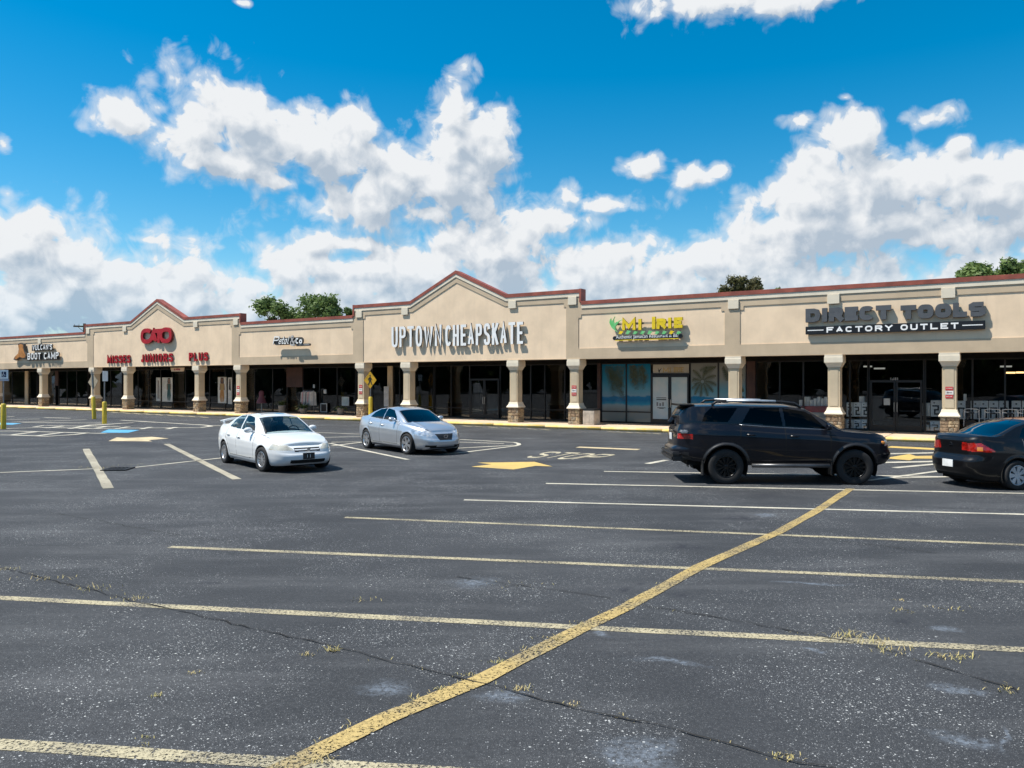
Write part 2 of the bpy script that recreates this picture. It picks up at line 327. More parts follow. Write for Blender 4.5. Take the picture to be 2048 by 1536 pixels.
HATCH = [[(100, 290), (240, 283)], [(0, 340), (680, 325)], [(750, 300), (1200, 312)], [(200, 380), (1480, 338)], [(380, 385), (1750, 395)], [(100, 490), (700, 470)],
  [(580, 460), (740, 438), (2048, 455)], [(680, 470), (1740, 490)], [(800, 480), (1080, 445)], [(1200, 487), (1500, 440), (2048, 405)], [(1600, 490), (1830, 448)], [(0, 532), (200, 530), (1500, 565)],
  [(0, 598), (180, 600), (620, 545)], [(180, 600), (820, 622), (1300, 590), (1460, 568), (1810, 573)], [(610, 615), (1080, 553)]]
for h in HATCH: strip('hatch_line', [G(*p) for p in c6(h)], .26, P_wh, .004 + random.random() * .006)
for h in [[(1080, 270), (1800, 312), (1868, 319), (1872, 325), (1790, 335), (700, 345)], [(1040, 346), (1145, 328)], [(1260, 348), (1345, 330)], [(1490, 348), (1565, 332)], [(1885, 320), (2040, 320)], [(620, 345), (800, 312), (1190, 292)]]:
    strip('hatch_line', [G(*p) for p in c5(h)], .26, P_wh, .004 + random.random() * .006)
for k in range(9): strip('hatch_line', [G(*p) for p in c5([(985 + 98 * k, 196 + 5.2 * k), (1060 + 98 * k, 206 + 5.2 * k)])], .3, P_white, .012)
for h in [[(-60, 240), (110, 243), (530, 266), (562, 275), (565, 285), (528, 296), (120, 346), (-60, 362)], [(0, 262), (440, 276)], [(0, 318), (520, 290)]]:
    strip('hatch_line', [G(*p) for p in c7(h)], .16, P_wh, .004 + random.random() * .006)
for h in [[(-40, 200), (640, 226)], [(-20, 277), (640, 260)], [(180, 352), (640, 345)], [(180, 412), (700, 348)], [(150, 368), (1385, 627)]]:
    strip('hatch_line', [G(*p) for p in c8(h)], .15, P_wh, .004 + random.random() * .006)
for k in range(7): strip('hatch_line', [G(*p) for p in c7([(100 + 105 * k, 131 + 4.5 * k), (185 + 105 * k, 139 + 4.5 * k)])], .16, P_white, .012)
for k in range(6): strip('hatch_line', [G(*p) for p in c7([(1290 + 75 * k, 178 + 3 * k), (1350 + 75 * k, 184 + 3 * k)])], .16, P_white, .012)
for (a, b, w, m) in [((1520, 66), (1760, 78), .75, P_yel2), ((1480, 95), (1780, 88), .3, P_wh), ((1490, 128), (1790, 122), .3, P_wh), ((1440, 198), (1770, 153), .14, P_wh), ((1480, 190), (1760, 184), .12, P_wh), ((1540, 148), (1730, 131), .2, P_wh), ((575, 132), (650, 118), .2, P_wh)]:
    strip('hatch_line', [G(*p) for p in c9([a, b])], w, m, .004 + random.random() * .006)
poly('direction_arrow', c9([(1500, 112), (1600, 95), (1625, 103), (1740, 101), (1740, 114), (1620, 113), (1600, 120)]), P_yel2, .013)
# ---- a small stroke alphabet in a unit box, used for painted words and channel letters
def arc(a0, a1, n=14, cx=.5, cy=.5, rx=.5, ry=.5, e=2.6):
    o = []
    for i in range(n + 1):
        a = rad(a0 + (a1 - a0) * i / n); c, s = math.cos(a), math.sin(a)
        o.append((cx + rx * math.copysign(abs(c) ** (2 / e), c), cy + ry * math.copysign(abs(s) ** (2 / e), s)))
    return o
_S = [(1, .8), (.93, .93), (.72, 1), (.28, 1), (.07, .93), (0, .78), (.07, .62), (.28, .54), (.72, .46), (.93, .38), (1, .22), (.93, .07), (.72, 0), (.28, 0), (.07, .07), (0, .2)]
_PB = [(0, 1), (.7, 1), (.93, .94), (1, .77), (.93, .56), (.7, .5), (0, .5)]
FONT = {'A': [[(0, 0), (.5, 1), (1, 0)], [(.2, .32), (.8, .32)]], 'B': [[(0, 0), (0, 1)], _PB, [(0, .5), (.7, .5), (.95, .44), (1, .25), (.95, .06), (.7, 0), (0, 0)]],
 'C': [arc(38, 322)], 'D': [[(0, 0), (0, 1)], [(0, 1), (.6, 1), (.9, .9), (1, .6), (1, .4), (.9, .1), (.6, 0), (0, 0)]], 'E': [[(1, 1), (0, 1), (0, 0), (1, 0)], [(0, .5), (.8, .5)]],
 'F': [[(1, 1), (0, 1), (0, 0)], [(0, .52), (.8, .52)]], 'H': [[(0, 0), (0, 1)], [(1, 0), (1, 1)], [(0, .5), (1, .5)]], 'I': [[(.5, 0), (.5, 1)]], 'J': [[(.85, 1), (.85, .25), (.75, .06), (.5, 0), (.2, .06), (.08, .25)]],
 'K': [[(0, 0), (0, 1)], [(1, 1), (.08, .45)], [(.3, .6), (1, 0)]], 'L': [[(0, 1), (0, 0), (1, 0)]], 'M': [[(0, 0), (0, 1), (.5, .2), (1, 1), (1, 0)]], 'N': [[(0, 0), (0, 1), (1, 0), (1, 1)]],
 'O': [arc(0, 360, 28)], 'P': [[(0, 0), (0, 1)], _PB], 'R': [[(0, 0), (0, 1)], _PB, [(.5, .5), (1, 0)]], 'S': [_S], 'T': [[(.5, 0), (.5, 1)], [(0, 1), (1, 1)]],
 'U': [[(0, 1), (0, .25), (.08, .07), (.3, 0), (.7, 0), (.92, .07), (1, .25), (1, 1)]], 'V': [[(0, 1), (.5, 0), (1, 1)]], 'W': [[(0, 1), (.25, 0), (.5, .85), (.75, 0), (1, 1)]], 'Y': [[(0, 1), (.5, .5), (1, 1)], [(.5, .5), (.5, 0)]],
 '&': [[(1, 0), (.25, .75), (.3, .95), (.5, 1), (.68, .92), (.68, .75), (.1, .35), (.1, .1), (.4, 0), (.8, .15), (1, .45)]], "'": [[(.5, 1), (.5, .75)]], '1': [[(.25, .8), (.5, 1), (.5, 0)]], '4': [[(.75, 0), (.75, 1), (0, .3), (1, .3)]],
 '5': [[(.95, 1), (.1, 1), (.05, .55), (.6, .6), (.95, .45), (1, .25), (.9, .05), (.5, 0), (0, .08)]],
 'e': [[(0, .33), (1, .33), (.95, .55), (.5, .66), (.05, .5), (0, .2), (.4, 0), (1, .1)]], 't': [[(.4, 1), (.35, .15), (.6, 0), (1, .1)], [(0, .66), (.9, .66)]], 'a': [arc(0, 360, 16, .45, .33, .45, .33), [(.95, .66), (.95, 0)]], 'l': [[(.4, 1), (.4, .1), (.8, 0)]], 'o': [arc(0, 360, 16, .5, .33, .5, .33)]}
def stroke_poly(pts, t, cap=0):
    """outline of a thick line with mitred joints; (outer, holes)"""
    closed = (Vector(pts[0]) - Vector(pts[-1])).length < 1e-4
    P = [Vector(p) for p in (pts[:-1] if closed else pts)]; n = len(P); Lf = []; Rt = []
    if not closed and cap:
        P[0] = P[0] + (P[0] - P[1]).normalized() * t * cap; P[-1] = P[-1] + (P[-1] - P[-2]).normalized() * t * cap
    for i in range(n):
        a = P[i - 1] if (i > 0 or closed) else None; c = P[(i + 1) % n] if (i < n - 1 or closed) else None
        d1 = (P[i] - a).normalized() if a is not None else None; d2 = (c - P[i]).normalized() if c is not None else None
        if d1 is None: d1 = d2
        if d2 is None: d2 = d1
        n1 = Vector((-d1.y, d1.x)); n2 = Vector((-d2.y, d2.x)); m = (n1 + n2)
        m = m.normalized() if m.length > 1e-3 else n1
        k = min(1 / max(m.dot(n1), .3), 2.0) * t / 2
        Lf.append(P[i] + m * k); Rt.append(P[i] - m * k)
    if closed: return Lf, [Rt]
    return Lf + Rt[::-1], []
HEAVY = {'S': [[(1, 1), (.2, 1), (0, .88), (0, .62), (.2, .5), (.8, .5), (1, .38), (1, .12), (.8, 0), (0, 0)]], 'O': [arc(0, 360, 24, e=3.2)], 'C': [arc(35, 325, 18, e=3.2)]}
CAPLESS = {'C': 0, 'S': .2, 'J': .3, 'A': .0, 'V': 0, 'W': 0, 'M': .5, 'N': .5, 'O': 0}
def letter_mb(ch, x, z, w, h, t, y0, y1, serif=0, shear=0, heavy=False):
    mb = MB()
    for i, st in enumerate((HEAVY if heavy and ch in HEAVY else FONT)[ch]):
        q = [(x + t / 2 + p[0] * (w - t), z + t / 2 + p[1] * (h - t)) for p in st]
        o, hs = stroke_poly(q, t, CAPLESS.get(ch, .5) if len(st) < 9 or not (ch in 'CSJ') else CAPLESS[ch]); mb.prism(o, y0 - .002 * i, y1, hs)
        if serif:
            for e, ot in ((0, 1), (-1, -2)):
                px, pz = q[e]; u = Vector(q[e]) - Vector(q[ot])
                if abs(u.y) > abs(u.x) * .7 and len(st) < 9 and (pz < z + .1 * h or pz > z + .9 * h):
                    zz = z if pz < z + h / 2 else z + h - t * .45; mb.box(px - t * serif, px + t * serif, y0 - .006 - .001 * i, y1, zz, zz + t * .45)
    if shear: mb.v = [(a + shear * (c - z), b, c) for a, b, c in mb.v]
    return mb
# STOP painted on the asphalt, laid out between its four corners on the ground
q = [G(*p) for p in c7([(605, 388), (1090, 411), (1385, 368), (800, 341)])]
for i, ch in enumerate('STOP'):
    mb = MB()
    for st in FONT[ch]:
        o, hs = stroke_poly([(p[0] * .86 + .07, p[1] * .9 + .05) for p in st], .15)
        loops = [o] + hs; pts = [p for l in loops for p in l]; tri = tessellate_polygon([[Vector((p[0], p[1], 0)) for p in l] for l in loops]); W3 = []
        for p in pts:
            a = (i + p[0] * .9 + .05) / 4; W3.append(q[0].lerp(q[1], a).lerp(q[3].lerp(q[2], a), p[1]) + Vector((0, 0, .004 + .002 * FONT[ch].index(st))))
        mb.add(W3, [tuple(x) for x in tri])
    mb.build('stop_letter', paint('letter_paint', (.52, .46, .32), .6) if i == 0 else bpy.data.materials['letter_paint'], gr)
# cracks: thin dark open joints with a raised lip of loose grit
M_crack = mat('crack_dirt', (.016, .014, .012), .95)
CR = [[(0, 1136), (60, 1150), (150, 1172), (215, 1190), (290, 1208), (400, 1232), (500, 1257), (640, 1287), (760, 1320), (870, 1345), (960, 1366), (1060, 1394), (1180, 1423), (1300, 1449), (1431, 1481), (1540, 1512), (1658, 1537), (1760, 1570)],
      [(1287, 1212), (1380, 1226), (1498, 1247), (1580, 1262), (1658, 1276), (1760, 1297), (1826, 1319), (1932, 1350), (2029, 1376), (2048, 1400)], [(100, 1025), (250, 1052), (350, 1070), (480, 1086)], [(915, 1155), (1020, 1170), (1130, 1183), (1250, 1202)],
      [(1700, 1000), (1850, 1015), (2048, 1022)], [(1450, 1060), (1700, 1085), (1900, 1110)]]
mb = MB()
for k, c in enumerate(CR):
    pts = []
    for a, b in zip(c, c[1:]):
        A, B = G(*a), G(*b); n = max(2, int((B - A).length / .12))
        for i in range(n): pts.append(A.lerp(B, i / n) + Vector((random.gauss(0, .012), random.gauss(0, .012), 0)))
    for i in range(len(pts) - 1):
        d = (pts[i + 1] - pts[i]).normalized(); n = Vector((-d.y, d.x, 0)); w0 = random.uniform(.003, .011) * random.choice((.6, 1, 1)) * (1 if k != 2 else .8)
        if i == 0: pw = w0
        z = Vector((0, 0, .011)); mb.add([pts[i] + n * pw + z, pts[i] - n * pw + z, pts[i + 1] - n * w0 + z, pts[i + 1] + n * w0 + z], [(0, 1, 2, 3)]); pw = w0
mb.build('crack', M_crack, gr)
# weeds
M_weed = mat('dry_grass', (.46, .36, .17), .8, col2=(.33, .30, .11), vs=5)
mb = MB()
def tuft(p, r, n, h):
    n = int(n * .7)
    for _ in range(n):
        a = random.uniform(0, 6.28); q = p + Vector((random.gauss(0, r), random.gauss(0, r * .5), 0)); hh = h * random.uniform(.2, .9); l = random.uniform(.5, 2.0) * hh
        d = Vector((math.cos(a), math.sin(a), 0)); s = Vector((-d.y, d.x, 0)) * .0035
        mb.add([q - s, q + s, q + d * l * .5 + Vector((0, 0, hh * .7)) + s * .7, q + d * l * .5 + Vector((0, 0, hh * .7)) - s * .7, q + d * l + Vector((0, 0, hh * .8))], [(0, 1, 2, 3), (3, 2, 4)])
for (x, y, r, n, h) in [(665, 1302, .035, 60, .05), (612, 1311, .03, 30, .04), (15, 1139, .08, 30, .05), (90, 1158, .15, 50, .05), (185, 1179, .12, 50, .06), (265, 1198, .12, 50, .05), (1040, 1380, .045, 40, .04), (1148, 1411, .03, 30, .03),
   (1000, 1325, .06, 40, .035), (1050, 1302, .07, 40, .035), (1105, 1278, .07, 40, .035), (1165, 1249, .08, 40, .03), (880, 1380, .05, 40, .03), (840, 1396, .05, 40, .03), (935, 1352, .06, 40, .03), (1700, 1275, .10, 70, .075), (1755, 1285, .10, 70, .06), (1795, 1302, .10, 60, .05), (1885, 1313, .08, 50, .05), (1927, 1316, .08, 50, .05),
   (1808, 1223, .07, 30, .04), (1790, 1200, .05, 20, .03), (1905, 1217, .1, 40, .03), (1568, 1516, .06, 80, .03), (390, 1346, .03, 25, .025), (313, 1392, .03, 25, .03), (290, 1475, .02, 20, .025), (296, 1490, .02, 15, .03), (640, 1523, .05, 50, .04), (2010, 1382, .08, 40, .03), (205, 936, .35, 80, .07), (262, 930, .3, 30, .05), (730, 1200, .1, 30, .03), (1020, 1168, .2, 40, .03)]: tuft(G(x, y), r, n, h)
for k in range(25):
    i = random.randrange(1, 6); a, b = G(*yl[i]), G(*yl[i + 1]); p = a.lerp(b, random.random()); d = (b - a).normalized(); tuft(p + Vector((-d.y, d.x, 0)) * .09, .05, 5, .03)
for k in range(25):
    c = CR[random.choice((0, 0, 1))]; i = random.randrange(len(c) - 1); tuft(G(*c[i]).lerp(G(*c[i + 1]), random.random()), .06, 5, .025)
w = mb.build('weeds', M_weed); tag(w, 'dry yellow weeds growing in the asphalt cracks', 'weeds', kind='stuff')
# storm drain
M_iron = mat('cast_iron', (.02, .02, .022), .7, .3, bump=.3)
p = G(236, 939); e = empty('storm_drain', p, rad(6), 'dark cast iron storm drain grate sunk in the asphalt among weeds', 'storm drain')
mb = MB(); mb.box(-.31, .31, -.34, -.28, .001, .03).box(-.31, .31, .28, .34, .001, .03).box(-.31, -.25, -.28, .28, .001, .03).box(.25, .31, -.28, .28, .001, .03); mb.build('grate_frame', M_iron, e)
MB().box(-.25, .25, -.28, .28, .001, .006).build('drain_pit', mat('black_void', (.004, .004, .004), .9), e)
for k in range(5): MB().box(-.225 + k * .1, -.175 + k * .1, -.28, .28, .008, .024).build('grate_bar', M_iron, e)
# ------------------------------------------------------------------ sidewalk and kerb
M_conc = mat('sidewalk_concrete', (.62, .47, .33), .85, var=.1, vs=1.3, bump=.25, bs=40, col2=(.52, .40, .29)); M_kerb = mat('kerb_yellow', (.72, .49, .10), .7, var=.12, vs=2.5, bump=.2, col2=(.66, .52, .28))
sw = empty('sidewalk', L2W(0, 0), RZ); tag(sw, 'pale concrete sidewalk with yellow painted kerb along the shops', kind='structure')
x = -80.0
while x < 34:
    MB().box(x + .01, x + 3.03, -1.03, 2.56, 0, .15, bev=.008).build('slab', M_conc, sw); x += 3.04
x = -80.0
while x < 34:
    MB().box(x + .006, x + 3.034, -1.22, -1.04, 0, .155, bev=.03).build('kerb_stone', M_kerb, sw, True); x += 3.04
# ------------------------------------------------------------------ the row of shops
B = empty('shopping_centre', L2W(0, 0), RZ, 'long low tan stucco shopping centre with red copings, gables and columns', 'building')
def stucco(name, col):
    m = mat(name, col, .88, var=.05, vs=.8, bump=.25, bs=90); t = m.node_tree; b = t.nodes['Principled BSDF']
    tc = nd(t, 'ShaderNodeTexCoord'); mp = nd(t, 'ShaderNodeMapping'); mp.inputs['Scale'].default_value = (2.5, 2.5, .18); t.links.new(tc.outputs['Object'], mp.inputs[0])
    n = nd(t, 'ShaderNodeTexNoise', iScale=1.6, iDetail=6.0, iRoughness=.65); t.links.new(mp.outputs[0], n.inputs['Vector'])
    l = b.inputs['Base Color'].links[0].from_socket
    t.links.new(mixc(t, mth(t, 'MULTIPLY', sstep(t, n.outputs[0], .5, .8), .22), l, tuple(c * .62 for c in col)), b.inputs['Base Color']); return m
M_taupe = stucco('taupe_stucco', (.55, .43, .295)); M_tan = stucco('tan_stucco', (.83, .64, .445)); M_trim = stucco('cream_trim', (.76, .675, .53)); M_shaft = stucco('column_stucco', (.60, .48, .32))
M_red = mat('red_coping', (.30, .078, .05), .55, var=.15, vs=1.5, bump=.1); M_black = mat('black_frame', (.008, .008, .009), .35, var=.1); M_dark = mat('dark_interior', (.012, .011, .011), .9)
M_brown = mat('brown_panel', (.05, .02, .014), .6); M_roof = mat('roof_membrane', (.30, .28, .25), .9, bump=.2)
Zb = 3.40
gable = lambda a, b, c, d, e: [(a, 6.9), (b, 6.9), (c, 8.4), (d, 6.9), (e, 6.9)]
TOP = [(-80, 6.3), (-44.25, 6.3)] + gable(-44.25, -38.0, -34.65, -31.4, -25.35) + [(-25.35, 6.3), (-14.85, 6.3)] + gable(-14.85, -10.5, -7.27, -4.0, .34) + [(.34, 6.3), (34, 6.3)]
def notch(a, b, z0=3.92, z1=5.61, k=.16): return [(a, z0), (b, z0), (b, z1 - .17), (b - k, z1 - .17), (b - k, z1), (a + k, z1), (a + k, z1 - .17), (a, z1 - .17)]
def gpanel(a, b, c, d, e, pk): return [(a, Zb + .03), (e, Zb + .03), (e, 6.02), (e - .14, 6.02), (e - .14, 6.22), (d, 6.24), (c, pk), (b, 6.24), (a + .14, 6.22), (a + .14, 6.02), (a, 6.02)]
HOLES = [notch(-62, -44.05), gpanel(-43.2, -37.9, -34.63, -31.5, -26.2, 7.64), notch(-25.45, -14.97), gpanel(-14.15, -10.36, -7.25, -4.07, -.42, 7.70), notch(.27, 7.6), notch(8.28, 28)]
low = [(x, z - .08) for x, z in TOP]
MB().prism([(-80, Zb)] + low + [(34, Zb)], 0, .028, HOLES).build('fascia', M_taupe, B)
for h in HOLES:
    MB().prism([(x + (-.05 if x < sum(p[0] for p in h) / len(h) else .05), z + (.05 if z > 5 else (-.02 if z > 3.6 else 0))) for x, z in h], .030, .2).build('recessed_panel', M_tan, B)
MB().box(-80, 34, .075, .6, Zb + .002, Zb + .32).build('canopy_beam', M_taupe, B)
MB().box(-80, 34, .602, 2.62, Zb + .08, Zb + .2).build('soffit', M_trim, B)
cuts = [(-80, -44.36), (-44.25, -25.35), (-25.24, -14.96), (-14.85, .34), (.45, 34)]
def seg(a, b):
    P = [p for p in TOP if a - .12 <= p[0] <= b + .12]; P = [p for p in P if not (p[1] == 6.3 and b - a < 25 and a > -50 and a not in (-25.24,))] if a in (-44.25, -14.85) else [(a, 6.3), (b, 6.3)]
    return P
for a, b in cuts:
    P = seg(a, b); g_ = len(P) > 2
    MB().band(P, -.035, -.215, -.055, .45).build('coping', M_red, B)
    MB().band(P, -.217, -.40, -.03, -.002).build('trim_band', M_trim, B)
    if g_:
        for x0, x1 in ((P[0][0] - .11, P[0][0] - .003), (P[-1][0] + .003, P[-1][0] + .11)): MB().box(x0, x1, -.055, .45, 6.20, 6.88).build('coping', M_red, B)
    core = [(P[0][0], Zb + .35)] + [(x, z - .25) for x, z in P] + [(P[-1][0], Zb + .35)]
    MB().prism(core, .21, .44).build('parapet', M_taupe, B)
MB().box(-80, 34, .45, 22, 5.4, 5.6).build('roof', M_roof, B); MB().box(-80, 34, 21.8, 22, 0, 6.2).build('rear_wall', M_taupe, B)
for x in (-80, 33.8): MB().box(x, x + .2, 2.8, 21.79, 0, 6.1).build('side_wall', M_taupe, B)
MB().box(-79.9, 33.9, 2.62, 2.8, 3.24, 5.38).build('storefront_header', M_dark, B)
brk = MB().box(-.24, .24, -.06, -.003, 5.5, 5.895, bev=.01).build('bracket', M_trim, B)
BR = [(-51.4, 6.3), (-43.9, 6.9), (-38.8, 6.9), (-30.1, 6.9), (-25.75, 6.9), (-14.45, 6.9), (-10.9, 6.9), (-3.6, 6.9), (-.05, 6.9), (8.0, 6.3), (12.15, 6.3), (16.3, 6.3), (20.4, 6.3), (-59.4, 6.3)]
for i, (x, z) in enumerate(BR):
    o = brk if i == 0 else brk.copy()
    if i: COL.objects.link(o); o.parent = B
    o.location = (x, 0, z - 6.3)
# columns: stone plinth, cream flare, shaft, stepped cap
STONE = [mat('stone_%s' % k, c, .9, var=.25, vs=9, bump=.8, bs=22) for k, c in (('tan', (.36, .27, .17)), ('ochre', (.42, .31, .18)), ('grey', (.30, .25, .18)), ('brown', (.27, .19, .12)))]
M_mortar = mat('mortar', (.17, .145, .11), .95, bump=.3)
def loft(prof, mi=0):                                              # square rings: (half width, z)
    v = []; f = []
    for h, z in prof: v += [(-h, -h, z), (h, -h, z), (h, h, z), (-h, h, z)]
    for i in range(len(prof) - 1):
        for k in range(4): f.append((i * 4 + k, i * 4 + (k + 1) % 4, i * 4 + 4 + (k + 1) % 4, i * 4 + 4 + k))
    return MB().add(v, f + [(0, 3, 2, 1), tuple(len(v) - 4 + k for k in range(4))], mi)
COLS = [-67.6, -59.4, -51.4, -43.4, -38.85, -30.1, -25.6, -14.4, -10.85, -3.58, 0, 7.98, 12.15, 16.33, 20.5]
proto = None
def stones(rng):
    """rubble blocks for the four faces of a plinth: list of (verts, faces, tone)"""
    out = []
    for face in range(4):
        R = Matrix.Rotation(face * math.pi / 2, 3, 'Z'); z = .155; rows = []
        while z < .90:
            h = min(rng.uniform(.11, .22), .925 - z)
            if .925 - z - h < .07: h = .925 - z
            rows.append((z, h)); z += h
        for z, h in rows:
            x = -.31
            while x < .30:
                w = rng.uniform(.14, .32)
                if .31 - x - w < .09: w = .31 - x
                p = rng.uniform(.012, .035); g_ = .009; a = [rng.uniform(-.014, .014) for _ in range(8)]; i = .02
                q = [(x + g_, z + g_), (x + w - g_, z + g_), (x + w - g_, z + h - g_), (x + g_, z + h - g_)]
                bk = [(c[0], -.29, c[1]) for c in q]
                md = [(c[0] + a[k], -.295 - p * .55, c[1] + a[k + 4] * .6) for k, c in enumerate(q)]
                fr = [(c[0] + (i if k in (0, 3) else -i) * 1.2 + a[k], -.295 - p + a[k + 4] * .4, c[1] + (i if k < 2 else -i) + a[k] * .3) for k, c in enumerate(q)]
                V = [tuple(R @ Vector(c)) for c in bk + md + fr]
                Fs = [(8, 9, 10, 11)] + [(k, (k + 1) % 4, 4 + (k + 1) % 4, 4 + k) for k in range(4)] + [(4 + k, 4 + (k + 1) % 4, 8 + (k + 1) % 4, 8 + k) for k in range(4)]
                out.append((V, Fs, rng.randrange(4))); x += w
    return out
M_dust = M_shaft
shapes = dict(base=loft([(.285, .15), (.285, .935)]), cap_flare=loft([(.365, .93), (.365, .975), (.345, 1.0), (.29, 1.1), (.265, 1.2), (.262, 1.215)]),
              shaft=loft([(.235, 1.21), (.235, 2.9)]), capital=loft([(.262, 2.88), (.262, 2.915), (.27, 2.92), (.335, 3.06), (.335, 3.07), (.36, 3.075), (.36, 3.3), (.35, 3.31), (.35, 3.399)]))
mats_ = dict(base=M_mortar, cap_flare=M_trim, shaft=M_shaft, capital=M_trim)
pan = MB()
for k in range(4):
    R = Matrix.Rotation(k * math.pi / 2, 3, 'Z'); tmp = MB().box(-.165, .165, -.25, -.234, 1.27, 2.82, bev=.006); pan.add([tuple(R @ Vector(v)) for v in tmp.v], tmp.f)
for i, cx in enumerate(COLS):
    e = empty('column'); e.parent = B; e.location = (cx, .31, 0)
    if i == 0:
        proto = {k: m.build(k, mats_[k], e) for k, m in shapes.items()}; proto['face_panel'] = pan.build('face_panel', mat('face_stucco', (.56, .46, .32), .88, var=.06, vs=1, bump=.2, bs=90), e)
    else:
        for k, o in proto.items(): c = o.copy(); COL.objects.link(c); c.parent = e
    rng = random.Random(i * 13 + 5); st = stones(rng)
    if cx > -26 and cx < 20:
        for V, Fs, tn in st:
            if sum(v[1] for v in V) / 12 < .24: MB().add(V, Fs).build('stone', STONE[tn], e)
        bk = [s for s in st if sum(v[1] for v in s[0]) / 12 >= .24]
    else: bk = st
    mb = MB()
    for V, Fs, tn in bk: mb.add(V, Fs, tn)
    o = mb.build('stone', STONE, e); o['kind'] = 'stuff'
# ---- storefronts on the back of the walkway
V0 = 2.5
G_shop = glass('shop_glass', (.86, .88, .89), .0); G_clear = glass('shop_glass_clear', (.86, .88, .89), .03)
def storefront(x0, x1, mull, zt=3.18, zs=.24, bar=None, gl=None, door=None, lower=True, film=None):
    """frame with mullions at the given places and one pane per opening"""
    f = MB(); w = .035
    f.box(x0, x1, V0 - .05, V0 + .05, zt, 3.238); f.box(x0, x1, V0 - .05, V0 + .05, .15, zs)
    xs = [x0] + mull + [x1]
    for k, x in enumerate(xs):
        a = max(x0, x - w); b = min(x1, x + w); f.box(a, b, V0 - .045, V0 + .045, zs, zt)
    fr = f.build('storefront_window', M_black, B)
    for a, b in zip(xs, xs[1:]):
        a += w; b -= w; zz = [zs, zt]
        if bar and not (door and door[0] - .1 < (a + b) / 2 < door[1] + .1):
            MB().box(a, b, V0 - .042, V0 + .042, bar - .03, bar + .03).build('transom_bar', M_black, fr); zz = [zs, bar - .03, bar + .03, zt]
        for z0, z1 in zip(zz[::2], zz[1::2]): MB().box(a, b, V0 - .006, V0 + .006, z0, z1).build('pane', gl or G_shop, fr)
    return fr
def door(xa, xb, zt, gl, parent):
    for a, b, hs in ((xa, (xa + xb) / 2 - .008, 1), ((xa + xb) / 2 + .008, xb, -1)):
        d = MB(); d.box(a, b, V0 - .13, V0 - .07, .17, .42).box(a, b, V0 - .13, V0 - .07, zt - .1, zt).box(a, a + .075, V0 - .13, V0 - .07, .42, zt - .1).box(b - .075, b, V0 - .13, V0 - .07, .42, zt - .1)
        o = d.build('door', M_black, B); MB().box(a + .075, b - .075, V0 - .106, V0 - .096, .42, zt - .1).build('door_pane', gl, o)
        hx = b - .05 if hs > 0 else a + .05
        MB().tube([(hx, V0 - .13, 1.0), (hx, V0 - .19, 1.02), (hx, V0 - .19, 1.38), (hx, V0 - .13, 1.4)], .016, 8).build('door_handle', mat('steel', (.55, .55, .53), .3, 1), o)
u = lambda x: U(x, V0)
S1 = storefront(-80, u(52), [-76, -72, -68, -64, -61.5], bar=None)
S2 = storefront(u(58), u(112), [u(75), u(92)]); S3 = storefront(u(118), u(176), [u(135), u(154)], bar=None, gl=G_clear)
S4 = storefront(u(178), u(245), [u(200), u(222)]); S5 = storefront(u(247), u(480), [u(262), u(277), u(298), u(322), u(345), u(372), u(398), u(420), u(451), u(466)], bar=.72)
S6 = storefront(u(482), u(712), [u(510), u(546), u(575), u(607), u(640), u(675)])
S7 = storefront(u(714), u(777), [u(745)]); S8 = storefront(u(787), u(868), [u(800), u(830)], bar=.75)
S9 = storefront(u(870), u(1196), [u(903), u(940), u(1001), u(1042), u(1062), u(1090), u(1130), u(1160)], bar=.75, door=(u(942), u(1000))); door(u(943), u(1000), 2.45, G_shop, S9)
for a, b in ((u(52), u(58)), (u(777), u(787))): MB().box(a + .01, b - .01, V0 - .12, V0 + .1, .15, 3.238).build('pilaster', M_shaft, B)
for a, b in ((u(112), u(118)), (u(1196), u(1203)), (u(1494), u(1512)), (u(575), u(607))): MB().box(a + .01, b - .01, V0 - .1, V0 + .09, .15 if a > -19 else 1.9, 3.238).build('brown_pier', M_brown, B)
